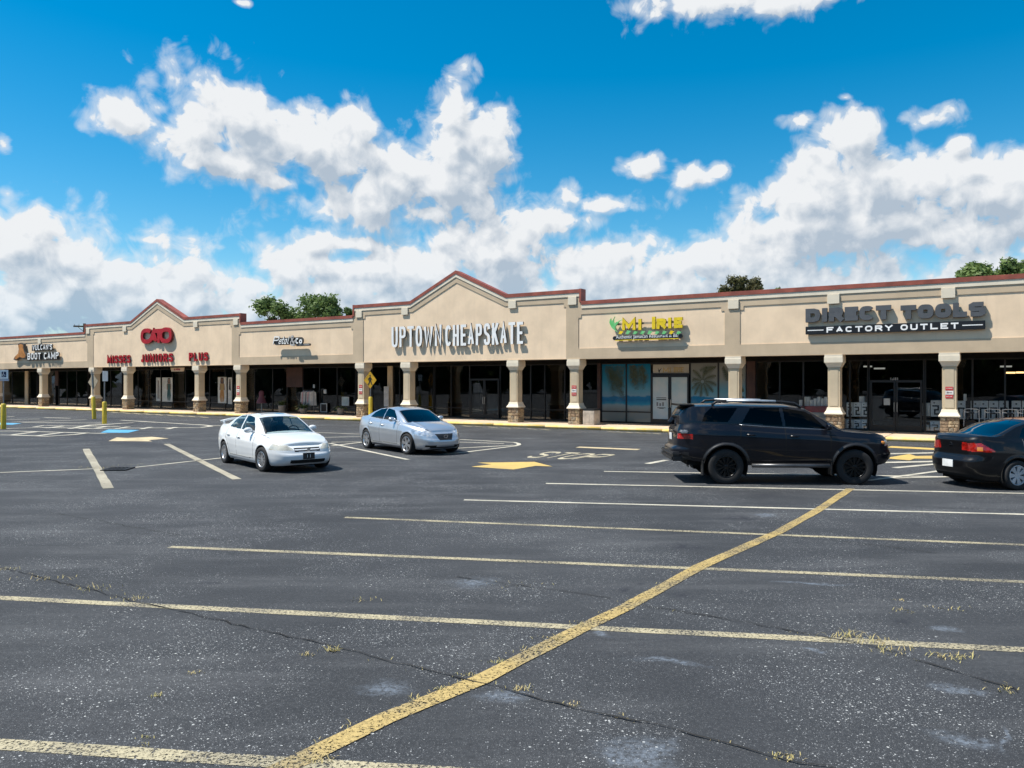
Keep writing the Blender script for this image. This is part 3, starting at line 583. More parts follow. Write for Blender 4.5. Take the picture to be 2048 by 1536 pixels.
# the restaurant's windows carry a printed beach scene
def mural():
    m = bpy.data.materials.new('beach_print'); m.use_nodes = True; t = m.node_tree; b = t.nodes['Principled BSDF']
    tc = nd(t, 'ShaderNodeTexCoord'); s = nd(t, 'ShaderNodeSeparateXYZ'); t.links.new(tc.outputs['Object'], s.inputs[0])
    n = nd(t, 'ShaderNodeTexNoise', iScale=1.6, iDetail=5.0); t.links.new(tc.outputs['Object'], n.inputs['Vector'])
    z = mth(t, 'MULTIPLY_ADD', n.outputs[0], .35, mth(t, 'ADD', s.outputs[2], -.17))
    cr = nd(t, 'ShaderNodeValToRGB'); e = cr.color_ramp; t.links.new(mth(t, 'DIVIDE', z, 3.3), cr.inputs[0])
    P = [(.0, (.36, .37, .30)), (.26, (.42, .42, .36)), (.32, (.40, .52, .52)), (.35, (.04, .40, .58)), (.40, (.01, .22, .46)), (.455, (.02, .26, .50)), (.475, (.30, .52, .62)), (.55, (.20, .50, .62)), (.7, (.06, .38, .56)), (1.0, (.01, .24, .46))]
    e.elements[0].position = P[0][0]; e.elements[0].color = (*P[0][1], 1); e.elements[1].position = 1.0; e.elements[1].color = (*P[-1][1], 1)
    for p, c in P[1:-1]: q = e.elements.new(p); q.color = (*c, 1)
    n2 = nd(t, 'ShaderNodeTexNoise', iScale=.7, iDetail=4.0); t.links.new(tc.outputs['Object'], n2.inputs['Vector'])
    warm = mth(t, 'MULTIPLY', sstep(t, s.outputs[0], 2.9, 4.5), sstep(t, s.outputs[2], 1.7, 2.5))
    c = mixc(t, mth(t, 'MULTIPLY', warm, .85), cr.outputs[0], (.46, .42, .33)); c = mixc(t, mth(t, 'MULTIPLY', sstep(t, n2.outputs[0], .52, .75), .35), c, (.55, .6, .6))
    c = mixc(t, .48, c, (.0, .01, .03)); t.links.new(c, b.inputs['Base Color']); b.inputs['Roughness'].default_value = .12; return m
M_mural = mural()
S10 = storefront(u(1203), u(1303), [u(1253)], bar=.74, gl=M_mural)
f = MB(); f.box(u(1303) + .002, u(1380), V0 - .05, V0 + .05, 2.62, 2.70).box(u(1303) + .002, u(1380), V0 - .05, V0 + .05, 3.14, 3.238); fr = f.build('storefront_window', M_black, B)
MB().box(u(1306), u(1378), V0 - .006, V0 + .006, 2.70, 3.14).build('pane', mat('cream_film', (.44, .41, .34), .15, var=.1, vs=.8), fr)
M_wfilm = mat('white_film', (.50, .52, .50), .15, var=.12, vs=1.2, col2=(.34, .46, .50))
door(u(1304.5), u(1379), 2.6, M_wfilm, fr)
S11 = storefront(u(1380.5), u(1493), [u(1437)], bar=None, gl=M_mural)
S12 = storefront(u(1512), u(1736), [u(1560), u(1607), u(1660), u(1700)], bar=None); S13 = storefront(u(1736.5), u(1850), [u(1738), u(1848)], door=(u(1737), u(1850))); door(u(1741), u(1845), 2.35, G_shop, S13)
S14 = storefront(u(1850.5), 33.8, [u(1888), u(1945), u(2010), 20.5, 23, 26, 29], bar=None)
# palms printed on the film, a millimetre proud of the glass
M_frond = mat('frond_print', (.022, .034, .010), .3, var=.3, vs=6, col2=(.06, .062, .02))
def frond(mb, x, z, a, L, wv, drop):
    P = [Vector((x, z))]; d = Vector((math.cos(a), math.sin(a)))
    for k in range(10): P.append(P[-1] + d * L / 10); d = (d + Vector((0, -drop))).normalized()
    for k in range(1, 10):
        dd = (P[k + 1] - P[k]).normalized(); nn = Vector((-dd.y, dd.x)); l = wv * math.sin(math.pi * (k + .8) / 11.5)
        for s_ in (1, -1):
            for j in (0, .5):
                q = P[k].lerp(P[k + 1], j); tip = q + nn * s_ * l + dd * l * .7 - Vector((0, l * .25)); y = V0 - .0075 - .0004 * random.random()
                if 0: pass
                mb.add([(q.x, y, q.y), (q.x + dd.x * .035, y, q.y + dd.y * .035), (tip.x, y, tip.y)], [(0, 1, 2)])
def clip(mb, x0, x1, z0, z1):
    keep = []
    for f in mb.f:
        vs = [mb.v[i] for i in f]
        if all(x0 < v[0] < x1 and z0 < v[2] < z1 for v in vs): keep.append(f)
    mb.f = keep; mb.m = [0] * len(keep); return mb
def print_on(fr, x0, x1, z0, z1, specs):
    mb = MB()
    for sp_ in specs: frond(mb, *sp_)
    clip(mb, x0 + .04, x1 - .04, z0 + .04, z1 - .04); mb.build('palm_print', M_frond, fr)['kind'] = 'stuff'
a, b, c = u(1203), u(1253), u(1303)
sp1 = [(a + .12 + .16 * k, 3.3, rad(-62 - 5 * k + random.uniform(-12, 12)), random.uniform(1.0, 1.9), .34, .05) for k in range(11)] + [(a + .1, 3.1, rad(-50), 2.3, .3, .03), (a + .5, 3.2, rad(-60), 2.3, .25, .03)]
print_on(S10, a, b, .77, 3.18, sp1); print_on(S10, b, c, .77, 3.18, [(b + .03 + .08 * k, 3.3, rad(-75 + random.uniform(-12, 10)), random.uniform(.8, 1.6), .28, .03) for k in range(11)])
d, e_, h = u(1381), u(1437), u(1493)
pc = fac(1405, 763, V0)
print_on(S11, d, e_, .24, 3.18, [(pc[0], pc[1], rad(t_), .75, .16, .10) for t_ in (-60, -25, 10, 45, 80, 115, 150, 190, 225, 260)] + [(e_ - .05, 2.95, rad(168), .9, .2, .08), (e_ - .03, 3.05, rad(200), .8, .2, .05)])
print_on(S11, e_, h, .24, 3.18, [(e_ + .2, 3.1, rad(-70), .8, .2, .05), (e_ + .1, 3.0, rad(-40), .9, .2, .08), (h - .1, 3.0, rad(200), .8, .2, .1), (h - .1, 2.7, rad(220), .9, .2, .1), (h - .05, 1.9, rad(170), .7, .2, .12), (h - .05, 1.6, rad(200), .7, .2, .12), (h - .1, 1.75, rad(120), .6, .2, .1)])
M_ink = mat('black_print', (.02, .02, .02), .4); M_gold = mat('gold_print', (.40, .27, .05), .4)
# shop interiors: floor, back wall, ceiling and party walls, dark as seen from the sunlit lot
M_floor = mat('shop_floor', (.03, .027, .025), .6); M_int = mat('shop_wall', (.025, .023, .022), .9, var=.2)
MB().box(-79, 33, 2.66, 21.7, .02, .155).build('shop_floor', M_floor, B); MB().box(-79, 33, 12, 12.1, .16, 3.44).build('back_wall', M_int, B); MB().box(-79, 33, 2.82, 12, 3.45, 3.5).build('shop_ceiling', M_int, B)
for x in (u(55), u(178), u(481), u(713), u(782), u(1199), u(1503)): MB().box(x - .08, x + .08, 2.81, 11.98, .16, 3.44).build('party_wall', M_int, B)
M_plastic = mat('black_plastic', (.012, .012, .013), .5)
# ------------------------------------------------------------------ shop signs (each stands a little off the wall)
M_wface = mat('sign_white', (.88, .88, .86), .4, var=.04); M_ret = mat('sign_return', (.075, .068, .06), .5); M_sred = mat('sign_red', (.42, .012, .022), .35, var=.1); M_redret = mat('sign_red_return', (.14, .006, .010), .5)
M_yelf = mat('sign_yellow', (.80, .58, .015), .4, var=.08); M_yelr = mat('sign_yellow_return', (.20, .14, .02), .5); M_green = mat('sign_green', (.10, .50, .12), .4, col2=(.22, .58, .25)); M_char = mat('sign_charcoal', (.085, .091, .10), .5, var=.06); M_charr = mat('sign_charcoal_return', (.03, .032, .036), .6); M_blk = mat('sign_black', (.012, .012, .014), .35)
M_org = mat('sign_orange', (.50, .21, .055), .45, var=.15); M_lgrey = mat('sign_grey', (.52, .50, .48), .45)
def sign(name, label, group=None): return empty(name, L2W(0, 0), RZ, label, 'sign', group)
def word(root, text, p0, p1, p2, t=.12, d0=-.14, d1=-.05, wd=None, gap=.28, serif=0, face=None, ret=None, shear=0, xh=None, heavy=False):
    """channel letters between photo points p0 (bottom left), p1 (bottom right), p2 (top left)"""
    (ua, za), (ub, zb_), (_, zc) = fac(*p0, d0), fac(*p1, d0), fac(*p2, d0); z0 = (za + zb_) / 2; h = zc - za
    wd = wd or {}; ws = [wd.get(c, {'I': .38, ' ': .55, 'W': 1.4, 'M': 1.3, 'L': .85, 'J': .75, "'": .25, 'E': .9, 'F': .9}.get(c, 1)) for c in text]
    tot = sum(ws) + gap * (len(text) - 1); k = (ub - ua) / tot; x = ua
    for c, w in zip(text, ws):
        if c != ' ':
            hh = h * (xh or {}).get(c, 1); b = letter_mb(c, x, z0, w * k, hh, t, d0 + .012, d1, serif, shear, heavy); m = MB(); m.add(b.v, b.f, 1); f_ = letter_mb(c, x, z0, w * k, hh, t, d0, d0 + .011, serif, shear, heavy); m.add(f_.v, f_.f, 0)
            m.build('letter', [face or M_wface, ret or M_ret], root)
        x += (w + gap) * k
def flat_text(root, text, size, u0, z0, d, m, width=None, name='lettering'):
    cv = bpy.data.curves.new('t', 'FONT'); cv.body = text; cv.size = size; cv.extrude = .003; o = bpy.data.objects.new('t', cv); COL.objects.link(o); bpy.context.view_layer.update()
    me = bpy.data.meshes.new_from_object(o.evaluated_get(bpy.context.evaluated_depsgraph_get())); bpy.data.objects.remove(o); xs = [v.co.x for v in me.vertices]; k = width / (max(xs) - min(xs)) if width else 1
    for v in me.vertices: v.co = (u0 + v.co.x * k, d - v.co.z, z0 + v.co.y)
    me.name = name; me.materials.clear(); me.materials.append(m); n = bpy.data.objects.new(name, me); COL.objects.link(n); n.parent = root; return n
s = sign('shop_sign', 'tall white block letters reading UPTOWN CHEAPSKATE on the middle gable')
word(s, 'UPTOWN', (783, 694.5), (883, 692), (783, 653.8), .15); word(s, 'CHEAPSKATE', (890.5, 692), (1046, 688), (890.5, 650.4), .15)
s = sign('shop_sign', 'round red serif letters reading CATO on the far gable')
for c, a, b, y0, y1 in (('C', 281, 304, 688, 656), ('A', 298, 315, 687, 659), ('T', 309, 326, 686, 657), ('O', 320, 344, 687, 654)):
    i = 'CATO'.index(c); (ua, za), (ub, zb_) = fac(a, y0, -.16), fac(b, y1, -.16); mb = MB(); q = letter_mb(c, ua, za, ub - ua, zb_ - za, .30, -.15 - .012 * i, -.03, 1.3 if c in 'AT' else 0); mb.add(q.v, q.f, 1); q = letter_mb(c, ua, za, ub - ua, zb_ - za, .30, -.162 - .012 * i, -.151 - .012 * i, 1.3 if c in 'AT' else 0); mb.add(q.v, q.f, 0); mb.build('letter', [M_sred, M_redret], s)
for wtx, x0, y0, x1, y1, yt in (('MISSES', 214, 727, 260, 725.5, 711.5), ('JUNIORS', 281.5, 725, 345, 723.2, 708.5), ('PLUS', 377.5, 722.5, 415, 721, 705.8)):
    s = sign('word_sign', 'red serif letters reading %s low on the far gable' % wtx, 'department words below the red sign'); word(s, wtx, (x0, y0), (x1, y1), (x0, yt), .13, -.08, -.005, gap=.34, serif=1.35, face=M_sred, ret=M_redret)
s = sign('shop_sign', "white letters reading VULCAN'S BOOT CAMP beside an orange boot emblem, far left wing")
word(s, "VULCAN'S", (65, 700.6), (104, 699), (65, 690), .08, -.24, -.12, gap=.3); word(s, 'BOOT CAMP', (55, 720), (117, 717), (55, 707), .10, -.24, -.12, gap=.3)
boot = [fac(x, y, -.24) for x, y in ((36, 690), (41, 688), (46, 690), (46.5, 697), (47.5, 703), (51, 711), (50, 715), (45, 716), (39, 713.5), (32, 719), (28.5, 717), (31, 712), (36.5, 707), (37.5, 699))]
MB().prism(boot, -.24, -.225).build('boot_emblem', M_org, s); cu_ = sum(p[0] for p in boot) / len(boot); cz_ = sum(p[1] for p in boot) / len(boot)
MB().prism([(cu_ + (x - cu_) * 1.18, cz_ + (z - cz_) * 1.16) for x, z in boot], -.224, -.04).build('emblem_back', M_ret, s)
bk = [fac(x, y, -.12) for x, y in ((64, 701.5), (105.5, 700), (105.5, 702), (119, 703), (119, 718), (54, 721.5), (54, 706)) ]
a_, b_ = fac(64, 701, -.1), fac(106, 689, -.1); MB().box(a_[0], b_[0], -.115, -.10, a_[1] - .05, b_[1] + .05).build('backing', M_ret, s); a_, b_ = fac(54, 721, -.1), fac(119, 705, -.1); MB().box(a_[0], b_[0], -.099, -.085, a_[1], b_[1]).build('backing', M_ret, s)
s = sign('shop_sign', 'script sign reading Petal & Co in white and grey on a black plate')
word(s, 'P', (545, 689), (556, 688.5), (547, 673), .07, -.34, -.28, shear=.35); word(s, 'etal', (556, 688.5), (577, 688), (556, 673.5), .05, -.34, -.28, gap=.1, shear=.45)
word(s, '&', (579.5, 692), (589.5, 691.5), (579.5, 671), .08, -.36, -.30, face=M_lgrey); word(s, 'Co', (591, 687.5), (604, 687), (591, 676), .08, -.355, -.30, gap=.2)
def pill(x0, y0, x1, y1, d0, d1, n=8):
    (a, z0), (b, z1) = fac(x0, y0, d0), fac(x1, y1, d0); r = (z1 - z0) / 2; zc = (z0 + z1) / 2
    return [(b - r * .8 + r * math.cos(t_), zc + r * math.sin(t_)) for t_ in np.linspace(-math.pi / 2, math.pi / 2, n)] + [(a + r * .8 + r * math.cos(t_), zc + r * math.sin(t_)) for t_ in np.linspace(math.pi / 2, 3 * math.pi / 2, n)]
MB().prism(pill(549, 690.5, 606, 674, -.27, 0), -.275, -.22).build('backing', M_ret, s); o_ = MB().prism(pill(593, 692.5, 621, 686.6, -.27, 0), -.30, -.23).build('tagline_plate', M_ret, s)
a_, b_ = fac(596, 690.6, -.3), fac(617, 688.6, -.3); flat_text(s, 'FLORAL DESIGN', .12, a_[0], a_[1], -.303, M_lgrey, b_[0] - a_[0])
s = sign('shop_sign', 'yellow serif letters reading MI IRIE with green bird and black tagline bar'); cm = lambda x, y: (1200 + x / 11.378, 620 + y / 11.378)
for c, x0, x1, y0, y1, tt in (('M', 500, 805, 462, 185, .15), ('I', 845, 965, 455, 200, .15), ('I', 1150, 1290, 435, 150, .17), ('R', 1285, 1500, 430, 185, .15), ('I', 1530, 1640, 418, 170, .15), ('E', 1680, 1875, 412, 160, .15)):
    (ua, za), (ub, zb_) = fac(*cm(x0, y0), -.2), fac(*cm(x1, y1), -.2); mb = MB()
    for d0, d1, mi_ in ((-.19, -.10, 1), (-.20, -.191, 0)): q = letter_mb(c, ua, za, ub - ua, zb_ - za, tt, d0, d1, 1.1 if c != 'I' else 1.25); mb.add(q.v, q.f, mi_)
    mb.build('letter', [M_yelf, M_yelr], s)
bird = [fac(*cm(x, y), -.2) for x, y in ((245, 190), (250, 255), (285, 235), (335, 150), (305, 215), (308, 275), (335, 305), (375, 268), (425, 268), (395, 320), (360, 355), (340, 400), (355, 450), (395, 500), (330, 460), (270, 410), (235, 345), (212, 285), (222, 225))]
MB().prism(bird, -.2, -.12).build('bird_emblem', M_green, s); MB().tube([(lambda p: (p[0], -.19, p[1]))(fac(*cm(x, y), -.19)) for x, y in ((410, 285), (445, 245), (485, 228), (525, 222))], [.03, .02, .014, .006], 6).build('bird_beak', M_green, s)
MB().prism(pill(*cm(300, 690), *cm(1862, 545), -.16, 0), -.17, -.06).build('tagline_bar', M_blk, s)
(a, z0), (b, z1) = fac(*cm(345, 700), -.17), fac(*cm(1790, 680), -.17); MB().box(a, b, -.182, -.171, z0, z0 + .035).build('underline', M_yelf, s)
(a, z0), (b, z1) = fac(*cm(365, 668), -.17), fac(*cm(1800, 588), -.17); flat_text(s, 'Authentic Jamaican Restaurant & Bar', .235, a, z0 + .03, -.174, M_wface, b - a)
(a, z0), (b, z1) = fac(*cm(395, 340), -.09), fac(*cm(1790, 320), -.09); MB().box(a, b, -.095, -.06, z0 - .02, z0 + .08).build('raceway', mat('raceway_tan', (.36, .29, .2), .6), s)
for k in range(9):
    x = 420 + 165 * k; p = fac(*cm(x, 545), -.17); q = fac(*cm(x + 120, 490 + random.uniform(-15, 15)), -.17); MB().prism([p, ((p[0] + q[0]) / 2, p[1] - .02), q, ((p[0] + q[0]) / 2 - .05, q[1] + .05)], -.185 - .003 * k, -.172).build('leaf', M_yelf if k in (0, 7) else M_green, s)
s = sign('shop_sign', 'heavy charcoal letters reading DIRECT TOOLS above a black FACTORY OUTLET bar')
word(s, 'DIRECT', (1611, 645), (1782, 638), (1611, 618), .20, -.15, -.02, gap=.10, heavy=True, wd={'I': .42, 'D': 1.05}, face=M_char, ret=M_charr); word(s, 'TOOLS', (1801, 638), (1971, 632.5), (1801, 610.5), .20, -.15, -.02, gap=.10, heavy=True, face=M_char, ret=M_charr)
(a, z0), (b, z1) = fac(1611, 669, -.15), fac(1970.5, 640.5, -.15); MB().box(a, b, -.15, -.02, z0, z1, bev=.008).build('tagline_bar', M_blk, s)
zc = (z0 + z1) / 2; f = lambda x: fac(x, 655, -.16)[0]
for x0, x1 in ((1615, 1647), (1924.5, 1965.5)): MB().box(f(x0), f(x1), -.158, -.151, zc - .018, zc + .018).build('rule', M_wface, s)
for tx, x0, x1 in (('FACTORY', 1653, 1785), ('OUTLET', 1801, 1917)):
    ws = [1] * len(tx); k = (f(x1) - f(x0)) / (sum(ws) + .35 * (len(tx) - 1)); x = f(x0)
    for c in tx: letter_mb(c, x, zc - .115, k, .23, .058, -.160, -.151).build('letter', M_wface, s); x += 1.35 * k
s = sign('hanging_sign', 'small tan hanging board with red CATO letters below the far canopy'); (a, z0), (b, z1) = fac(341, 743, .7), fac(368, 735, .7)
MB().prism([(a + .1, z0), (b - .1, z0), (b, z1), (a, z1)], .7, .75).build('board', M_tan, s); MB().box((a + b) / 2 - .4, (a + b) / 2 - .36, .71, .74, z1, Zb + .08).box((a + b) / 2 + .36, (a + b) / 2 + .4, .71, .74, z1, Zb + .08).build('hanger', M_black, s)
x = a + .45
for c in 'CATO': letter_mb(c, x, z0 + .07, (b - a - .9) / 4.4, z1 - z0 - .14, .08, .69, .699, 1.1).build('letter', M_sred, s); x += (b - a - .9) / 4
s = sign('address_number', 'white numerals 1451 on the dark glass above the tool shop doors'); (a, z0), (b, z1) = fac(1780, 761.5, V0 - .01), fac(1798, 755, V0 - .01)
for k, c in enumerate('1451'): letter_mb(c, a + k * (b - a) / 4, z0, (b - a) / 5, z1 - z0, .035, V0 - .018, V0 - .008).build('numeral', M_lgrey, s)
s = sign('door_sign', 'cream transom sign reading MI IRIE in gold above white restaurant doors'); (a, z0), (b, z1) = fac(1316, 751, V0), fac(1370, 733, V0); w_ = b - a; h_ = z1 - z0
for c, x0, x1 in (('M', .2, .42), ('I', .43, .5), ('I', .58, .66), ('R', .66, .78), ('I', .78, .86), ('E', .86, .97)): letter_mb(c, a + x0 * w_, z0 + .35 * h_, (x1 - x0) * w_ * .9, .55 * h_, .035, V0 - .014, V0 - .007, 1.1).build('letter', M_gold, s)
MB().box(a + .02, b, V0 - .010, V0 - .007, z0 + .02, z0 + .11).build('tagline_print', M_ink, s); MB().prism([(a, z0 + .9 * h_), (a + .05, z0 + .6 * h_), (a + .2, z0 + .85 * h_), (a + .1, z0 + .5 * h_), (a + .09, z0 + .3 * h_), (a + .03, z0 + .45 * h_)], V0 - .013, V0 - .007).build('bird_print', M_ink, s)
s = sign('opening_hours', 'black printed opening hours on the white restaurant door'); (a, z0), (b, z1) = fac(1312, 817, V0 - .1), fac(1334, 795, V0 - .1)
for zz, w_, hh in ((.93, .92, .035), (.76, .9, .05), (.04, .75, .035), (.0, .4, .02)): MB().box(a + (b - a) * (1 - w_) / 2, b - (b - a) * (1 - w_) / 2, V0 - .112, V0 - .107, z0 + (z1 - z0) * zz, z0 + (z1 - z0) * zz + hh).build('print', M_ink, s)
for k in range(3): MB().box(a + .03 + k * .15, a + .12 + k * .15, V0 - .112, V0 - .107, z0 + .13, z0 + .32 - .05 * (k == 1)).build('print', mat('grey_print', (.16, .16, .16), .5), s)
# fire lane plates on the columns
M_pr = mat('plate_red', (.55, .05, .05), .45, var=.1); M_pw = mat('plate_white_sign', (.78, .74, .70), .5)
for cx, y0, y1, tail in ((-25.6, 790, 772, 'left of the dark florist windows'), (-14.4, 788, 770, 'beside the yellow crossing sign'), (0, 791, 771, 'beside the concrete litter bin'), (16.33, 796.5, 773.5, 'behind the brown-roofed saloon')):
    s = empty('fire_lane_sign', L2W(cx, .0), RZ, 'red and white fire lane plate on the column ' + tail, 'sign', 'fire lane plates on the columns'); px_ = {-25.6: 470, -14.4: 717, 0: 1145, 16.33: 1899}[cx]
    z0, z1 = fac(px_, y0, .04)[1], fac(px_, y1, .04)[1]; d = .045; hh = (z1 - z0) / 3; x0, x1 = -.13, .13
    MB().box(x0, x1, d, d + .008, z0, z0 + hh * .85, bev=.002).build('red_plate', M_pr, s); MB().box(x0 - .01, x1 + .01, d, d + .008, z0 + hh * .95, z0 + hh * 1.95).build('white_plate', M_pw, s); MB().box(x0, x1, d, d + .008, z0 + hh * 2.05, z1, bev=.002).build('red_plate', M_pr, s)
    flat_text(s, 'NO PARKING', .06, -.105, z0 + hh * 2.42, d - .003, M_pw, .21); flat_text(s, 'FIRE LANE', .06, -.10, z0 + hh * .3, d - .003, M_pw, .20); MB().prism([(-.09, z0 + hh * 1.45), (-.04, z0 + hh * 1.7), (-.04, z0 + hh * 1.52), (.09, z0 + hh * 1.52), (.09, z0 + hh * 1.38), (-.04, z0 + hh * 1.38), (-.04, z0 + hh * 1.2)], d - .004, d - .001).build('arrow', M_char, s)
# ------------------------------------------------------------------ posts in the lot
M_byel = mat('bollard_yellow', (.62, .46, .03), .5, var=.15, vs=6, col2=(.50, .36, .03)); M_gal = mat('galvanised', (.30, .30, .30), .45, .7); M_wood = mat('sign_back', (.40, .33, .23), .6, var=.15); M_sgrey = mat('sign_grey_blue', (.50, .53, .60), .45)
def bollard_post(name, label, px, py, h, rz, lean=0, top=2.4):
    p = G(px, py); e = empty(name, p, rz, label, 'sign', 'signs on yellow bollards'); b = MB().lathe([(.115, 0), (.115, h - .05), (.09, h - .01), (.0, h)], 18).build('bollard', M_byel, e, True); pl = MB().tube([(0, 0, h - .02), (0, 0, top)], .033, 8).build('post', M_gal, e)
    e.rotation_euler = (0, lean, rz); return e
e = bollard_post('parking_sign', 'white disabled parking sign on a pole in a yellow bollard at the left edge', 7, 858, 1.23, rad(10), 0, 2.85)
MB().box(-.19, .23, -.05, -.035, 2.42, 2.85, bev=.006).build('sign_plate', M_wface, e); MB().box(-.06, .14, -.056, -.051, 2.50, 2.76).build('blue_field', mat('access_blue', (.02, .03, .08), .5), e); MB().box(-.26, .26, -.05, -.036, 2.32, 2.40).build('penalty_plate', M_sgrey, e)
m = MB(); m.tube([(.03, -.062, 2.72), (.02, -.062, 2.63), (.08, -.062, 2.62), (.1, -.062, 2.56)], .012, 5).tube([(.02 + .05 * math.cos(a), -.062, 2.59 + .05 * math.sin(a)) for a in np.linspace(2.2, 6, 12)], .009, 5).sphere((.03, -.06, 2.735), .018, 6, 5); m.build('wheelchair_symbol', M_wface, e)
e = bollard_post('warning_sign', 'tan back of a diamond sign on a leaning yellow bollard post', 188.5, 838, 1.37, rad(-28), rad(-4.5), 3.0)
R_ = .66 / math.sqrt(2) ; MB().prism([(0, 2.28 - .48), (.48, 2.28), (0, 2.28 + .48), (-.48, 2.28)], .036, .045).build('sign_plate', M_wood, e); e.children[1].scale = (1, 1, 1)
e = bollard_post('parking_sign', 'narrow sign seen edge-on on a dark pole in a yellow bollard', 209, 848, 1.21, rad(78), 0, 2.85)
MB().box(-.2, .2, -.05, -.035, 2.3, 2.85, bev=.005).build('sign_plate', M_wface, e)
e = bollard_post('crossing_sign', 'yellow diamond pedestrian crossing sign on yellow bollard behind the silver saloon', 741, 841, 1.40, rad(-14), 0, 2.6)
MB().prism([(0, 1.87), (.40, 2.37), (0, 2.88), (-.40, 2.37)], -.05, -.036).build('sign_plate', mat('crossing_yellow', (.72, .40, .02), .45), e)
wk = MB(); zz = 2.37
wk.sphere((0, -.056, zz + .25), (.045, .006, .05), 10, 6)
for k, P in enumerate(([(-.06, .17), (.05, .18), (.06, -.02), (-.05, -.03)], [(-.05, -.01), (.02, -.01), (-.02, -.16), (-.12, -.3), (-.16, -.26), (-.08, -.14)], [(0, -.01), (.06, 0), (.09, -.13), (.15, -.28), (.10, -.3), (.03, -.14)], [(.03, .17), (.14, .04), (.11, .01), (.02, .1)], [(-.05, .16), (-.14, .06), (-.11, -.03), (-.08, -.02), (-.1, .05), (-.03, .11)])):
    wk.prism([(x, zz + z) for x, z in P], -.058 - .0015 * k, -.052)
wk.build('walking_symbol', M_ink, e)
# litter bin
u0 = fac(1164, 849, 0)[0]; e = empty('litter_bin', L2W(u0 + .34, .36), RZ, 'square pale concrete litter bin with black lid by the column', 'litter bin')
MB().box(-.32, .32, -.32, .32, .15, .86, bev=.02).build('bin_body', mat('bin_concrete', (.50, .43, .35), .9, bump=.6, bs=35, var=.1), e); MB().box(-.33, .33, -.33, .33, .862, .93, bev=.02).build('lid', M_plastic, e)
for sx_ in (-.2, 0, .2): MB().box(sx_ - .075, sx_ + .075, -.331, -.321, .25, .76, bev=.004).build('panel', mat('bin_aggregate', (.45, .39, .32), .95, bump=1, bs=60), e)
# planters with ferns
M_leaf = mat('fern_green', (.045, .085, .012), .6, var=.4, vs=6, col2=(.10, .13, .025)); M_pot = mat('pot_grey', (.16, .155, .15), .8, bump=.3)
for k, (px, py, r, hh, ph, lb) in enumerate(((564, 823, .55, .75, .55, 'leafy fern in a pot beside the white stand, leftmost planter'), (607, 826, .65, .65, .38, 'wide drooping fern in a low dark pot below the clothes'), (682, 829, .48, .35, .48, 'low dark plant in a round grey pot below the white notice'))):
    u_, _ = fac(px, py, 1.5); e = empty('potted_plant', L2W(u_, 1.5, .15), RZ, lb, 'plant', 'potted plants outside the florist')
    MB().lathe([(0, 0), (.16, 0), (.2, .05), (.25, ph * .8), (.27, ph), (.23, ph), (.22, ph - .06), (0, ph - .07)], 20).build('pot', M_pot, e, True); mb = MB()
    for j in range(70):
        a = random.uniform(0, 6.28); l = r * random.uniform(.6, 1.1); P = Vector((0, 0, ph - .05)); d = Vector((math.cos(a) * .6, math.sin(a) * .6, random.uniform(.5, 1.8) * hh)).normalized(); pts = [P]
        for q in range(6): pts.append(pts[-1] + d * l / 5); d = (d + Vector((0, 0, -.28))).normalized()
        sd2 = Vector((-math.sin(a), math.cos(a), 0))
        for q in range(6):
            for s_ in (1, -1): mb.add([pts[q], pts[q + 1], pts[q] + sd2 * s_ * .08 * (1 - q / 7) + (pts[q + 1] - pts[q]) * .9], [(0, 1, 2)])
    mb.build('foliage', M_leaf, e)['kind'] = 'stuff'
# things in and before the windows
def at(px, py, v): a, z = fac(px, py, v); return L2W(a, v, z)
def board(name, label, cat, x0, y0, x1, y1, v, m, border=None, group=None):
    (a, z0), (b, z1) = fac(x0, y1, v), fac(x1, y0, v); e = empty(name, L2W((a + b) / 2, v, z0), RZ, label, cat, group); w_ = (b - a) / 2; h_ = z1 - z0
    MB().box(-w_, w_, -.01, .01, 0, h_).build('board', m, e)
    if border:
        f = MB(); t_ = .045; f.box(-w_ - .01, w_ + .01, -.02, .012, -.01, t_).box(-w_ - .01, w_ + .01, -.02, .012, h_ - t_, h_ + .01).box(-w_ - .01, -w_ + t_, -.019, .0115, t_, h_ - t_).box(w_ - t_, w_ + .01, -.019, .0115, t_, h_ - t_); f.build('board_frame', border, e)
    return e, w_, h_
M_pap = mat('poster_paper', (.62, .62, .56), .5, var=.08); M_fr = mat('white_gloss', (.42, .44, .43), .4)
def figure(e, w_, h_, cx, sk, hair, top, bot):
    z = h_; S_ = h_ / 1.9; Q = lambda P: [(cx + x * S_, y * h_) for x, y in P]
    for nm, P, m, d in (('print_hair', [(-.16, .98), (.16, .98), (.2, .8), (.14, .70), (-.16, .70), (-.2, .82)], hair, -.0125), ('print_skin', [(-.09, .95), (.09, .95), (.1, .84), (.04, .78), (.26, .74), (.3, .5), (.2, .5), (.16, .66), (-.16, .66), (-.2, .5), (-.3, .5), (-.26, .74), (-.04, .78), (-.1, .84)], sk, -.0138),
                        ('print_top', [(-.2, .74), (.2, .74), (.18, .48), (-.18, .48)], top, -.0151), ('print_trousers', [(-.19, .50), (.19, .50), (.26, .25), (.15, .04), (.05, .04), (.0, .3), (-.05, .04), (-.15, .04), (-.26, .25)], bot, -.0164)):
        MB().prism([(max(-w_ + .02, min(w_ - .02, x)), zz) for x, zz in Q(P)], d, d + .001).build(nm, m, e)
cfl = lambda n_, c: mat(n_, c, .6, var=.1)
e, w_, h_ = board('poster', 'tall window poster of a dark-haired woman in a teal dress', 'poster', 324.5, 755, 345, 803, 2.42, M_pap, group='fashion posters in the far gable windows'); figure(e, w_, h_, w_ * .35, cfl('print_tan', (.30, .19, .13)), cfl('print_black', (.015, .012, .012)), cfl('print_green', (.04, .09, .075)), cfl('print_teal', (.03, .10, .10)))
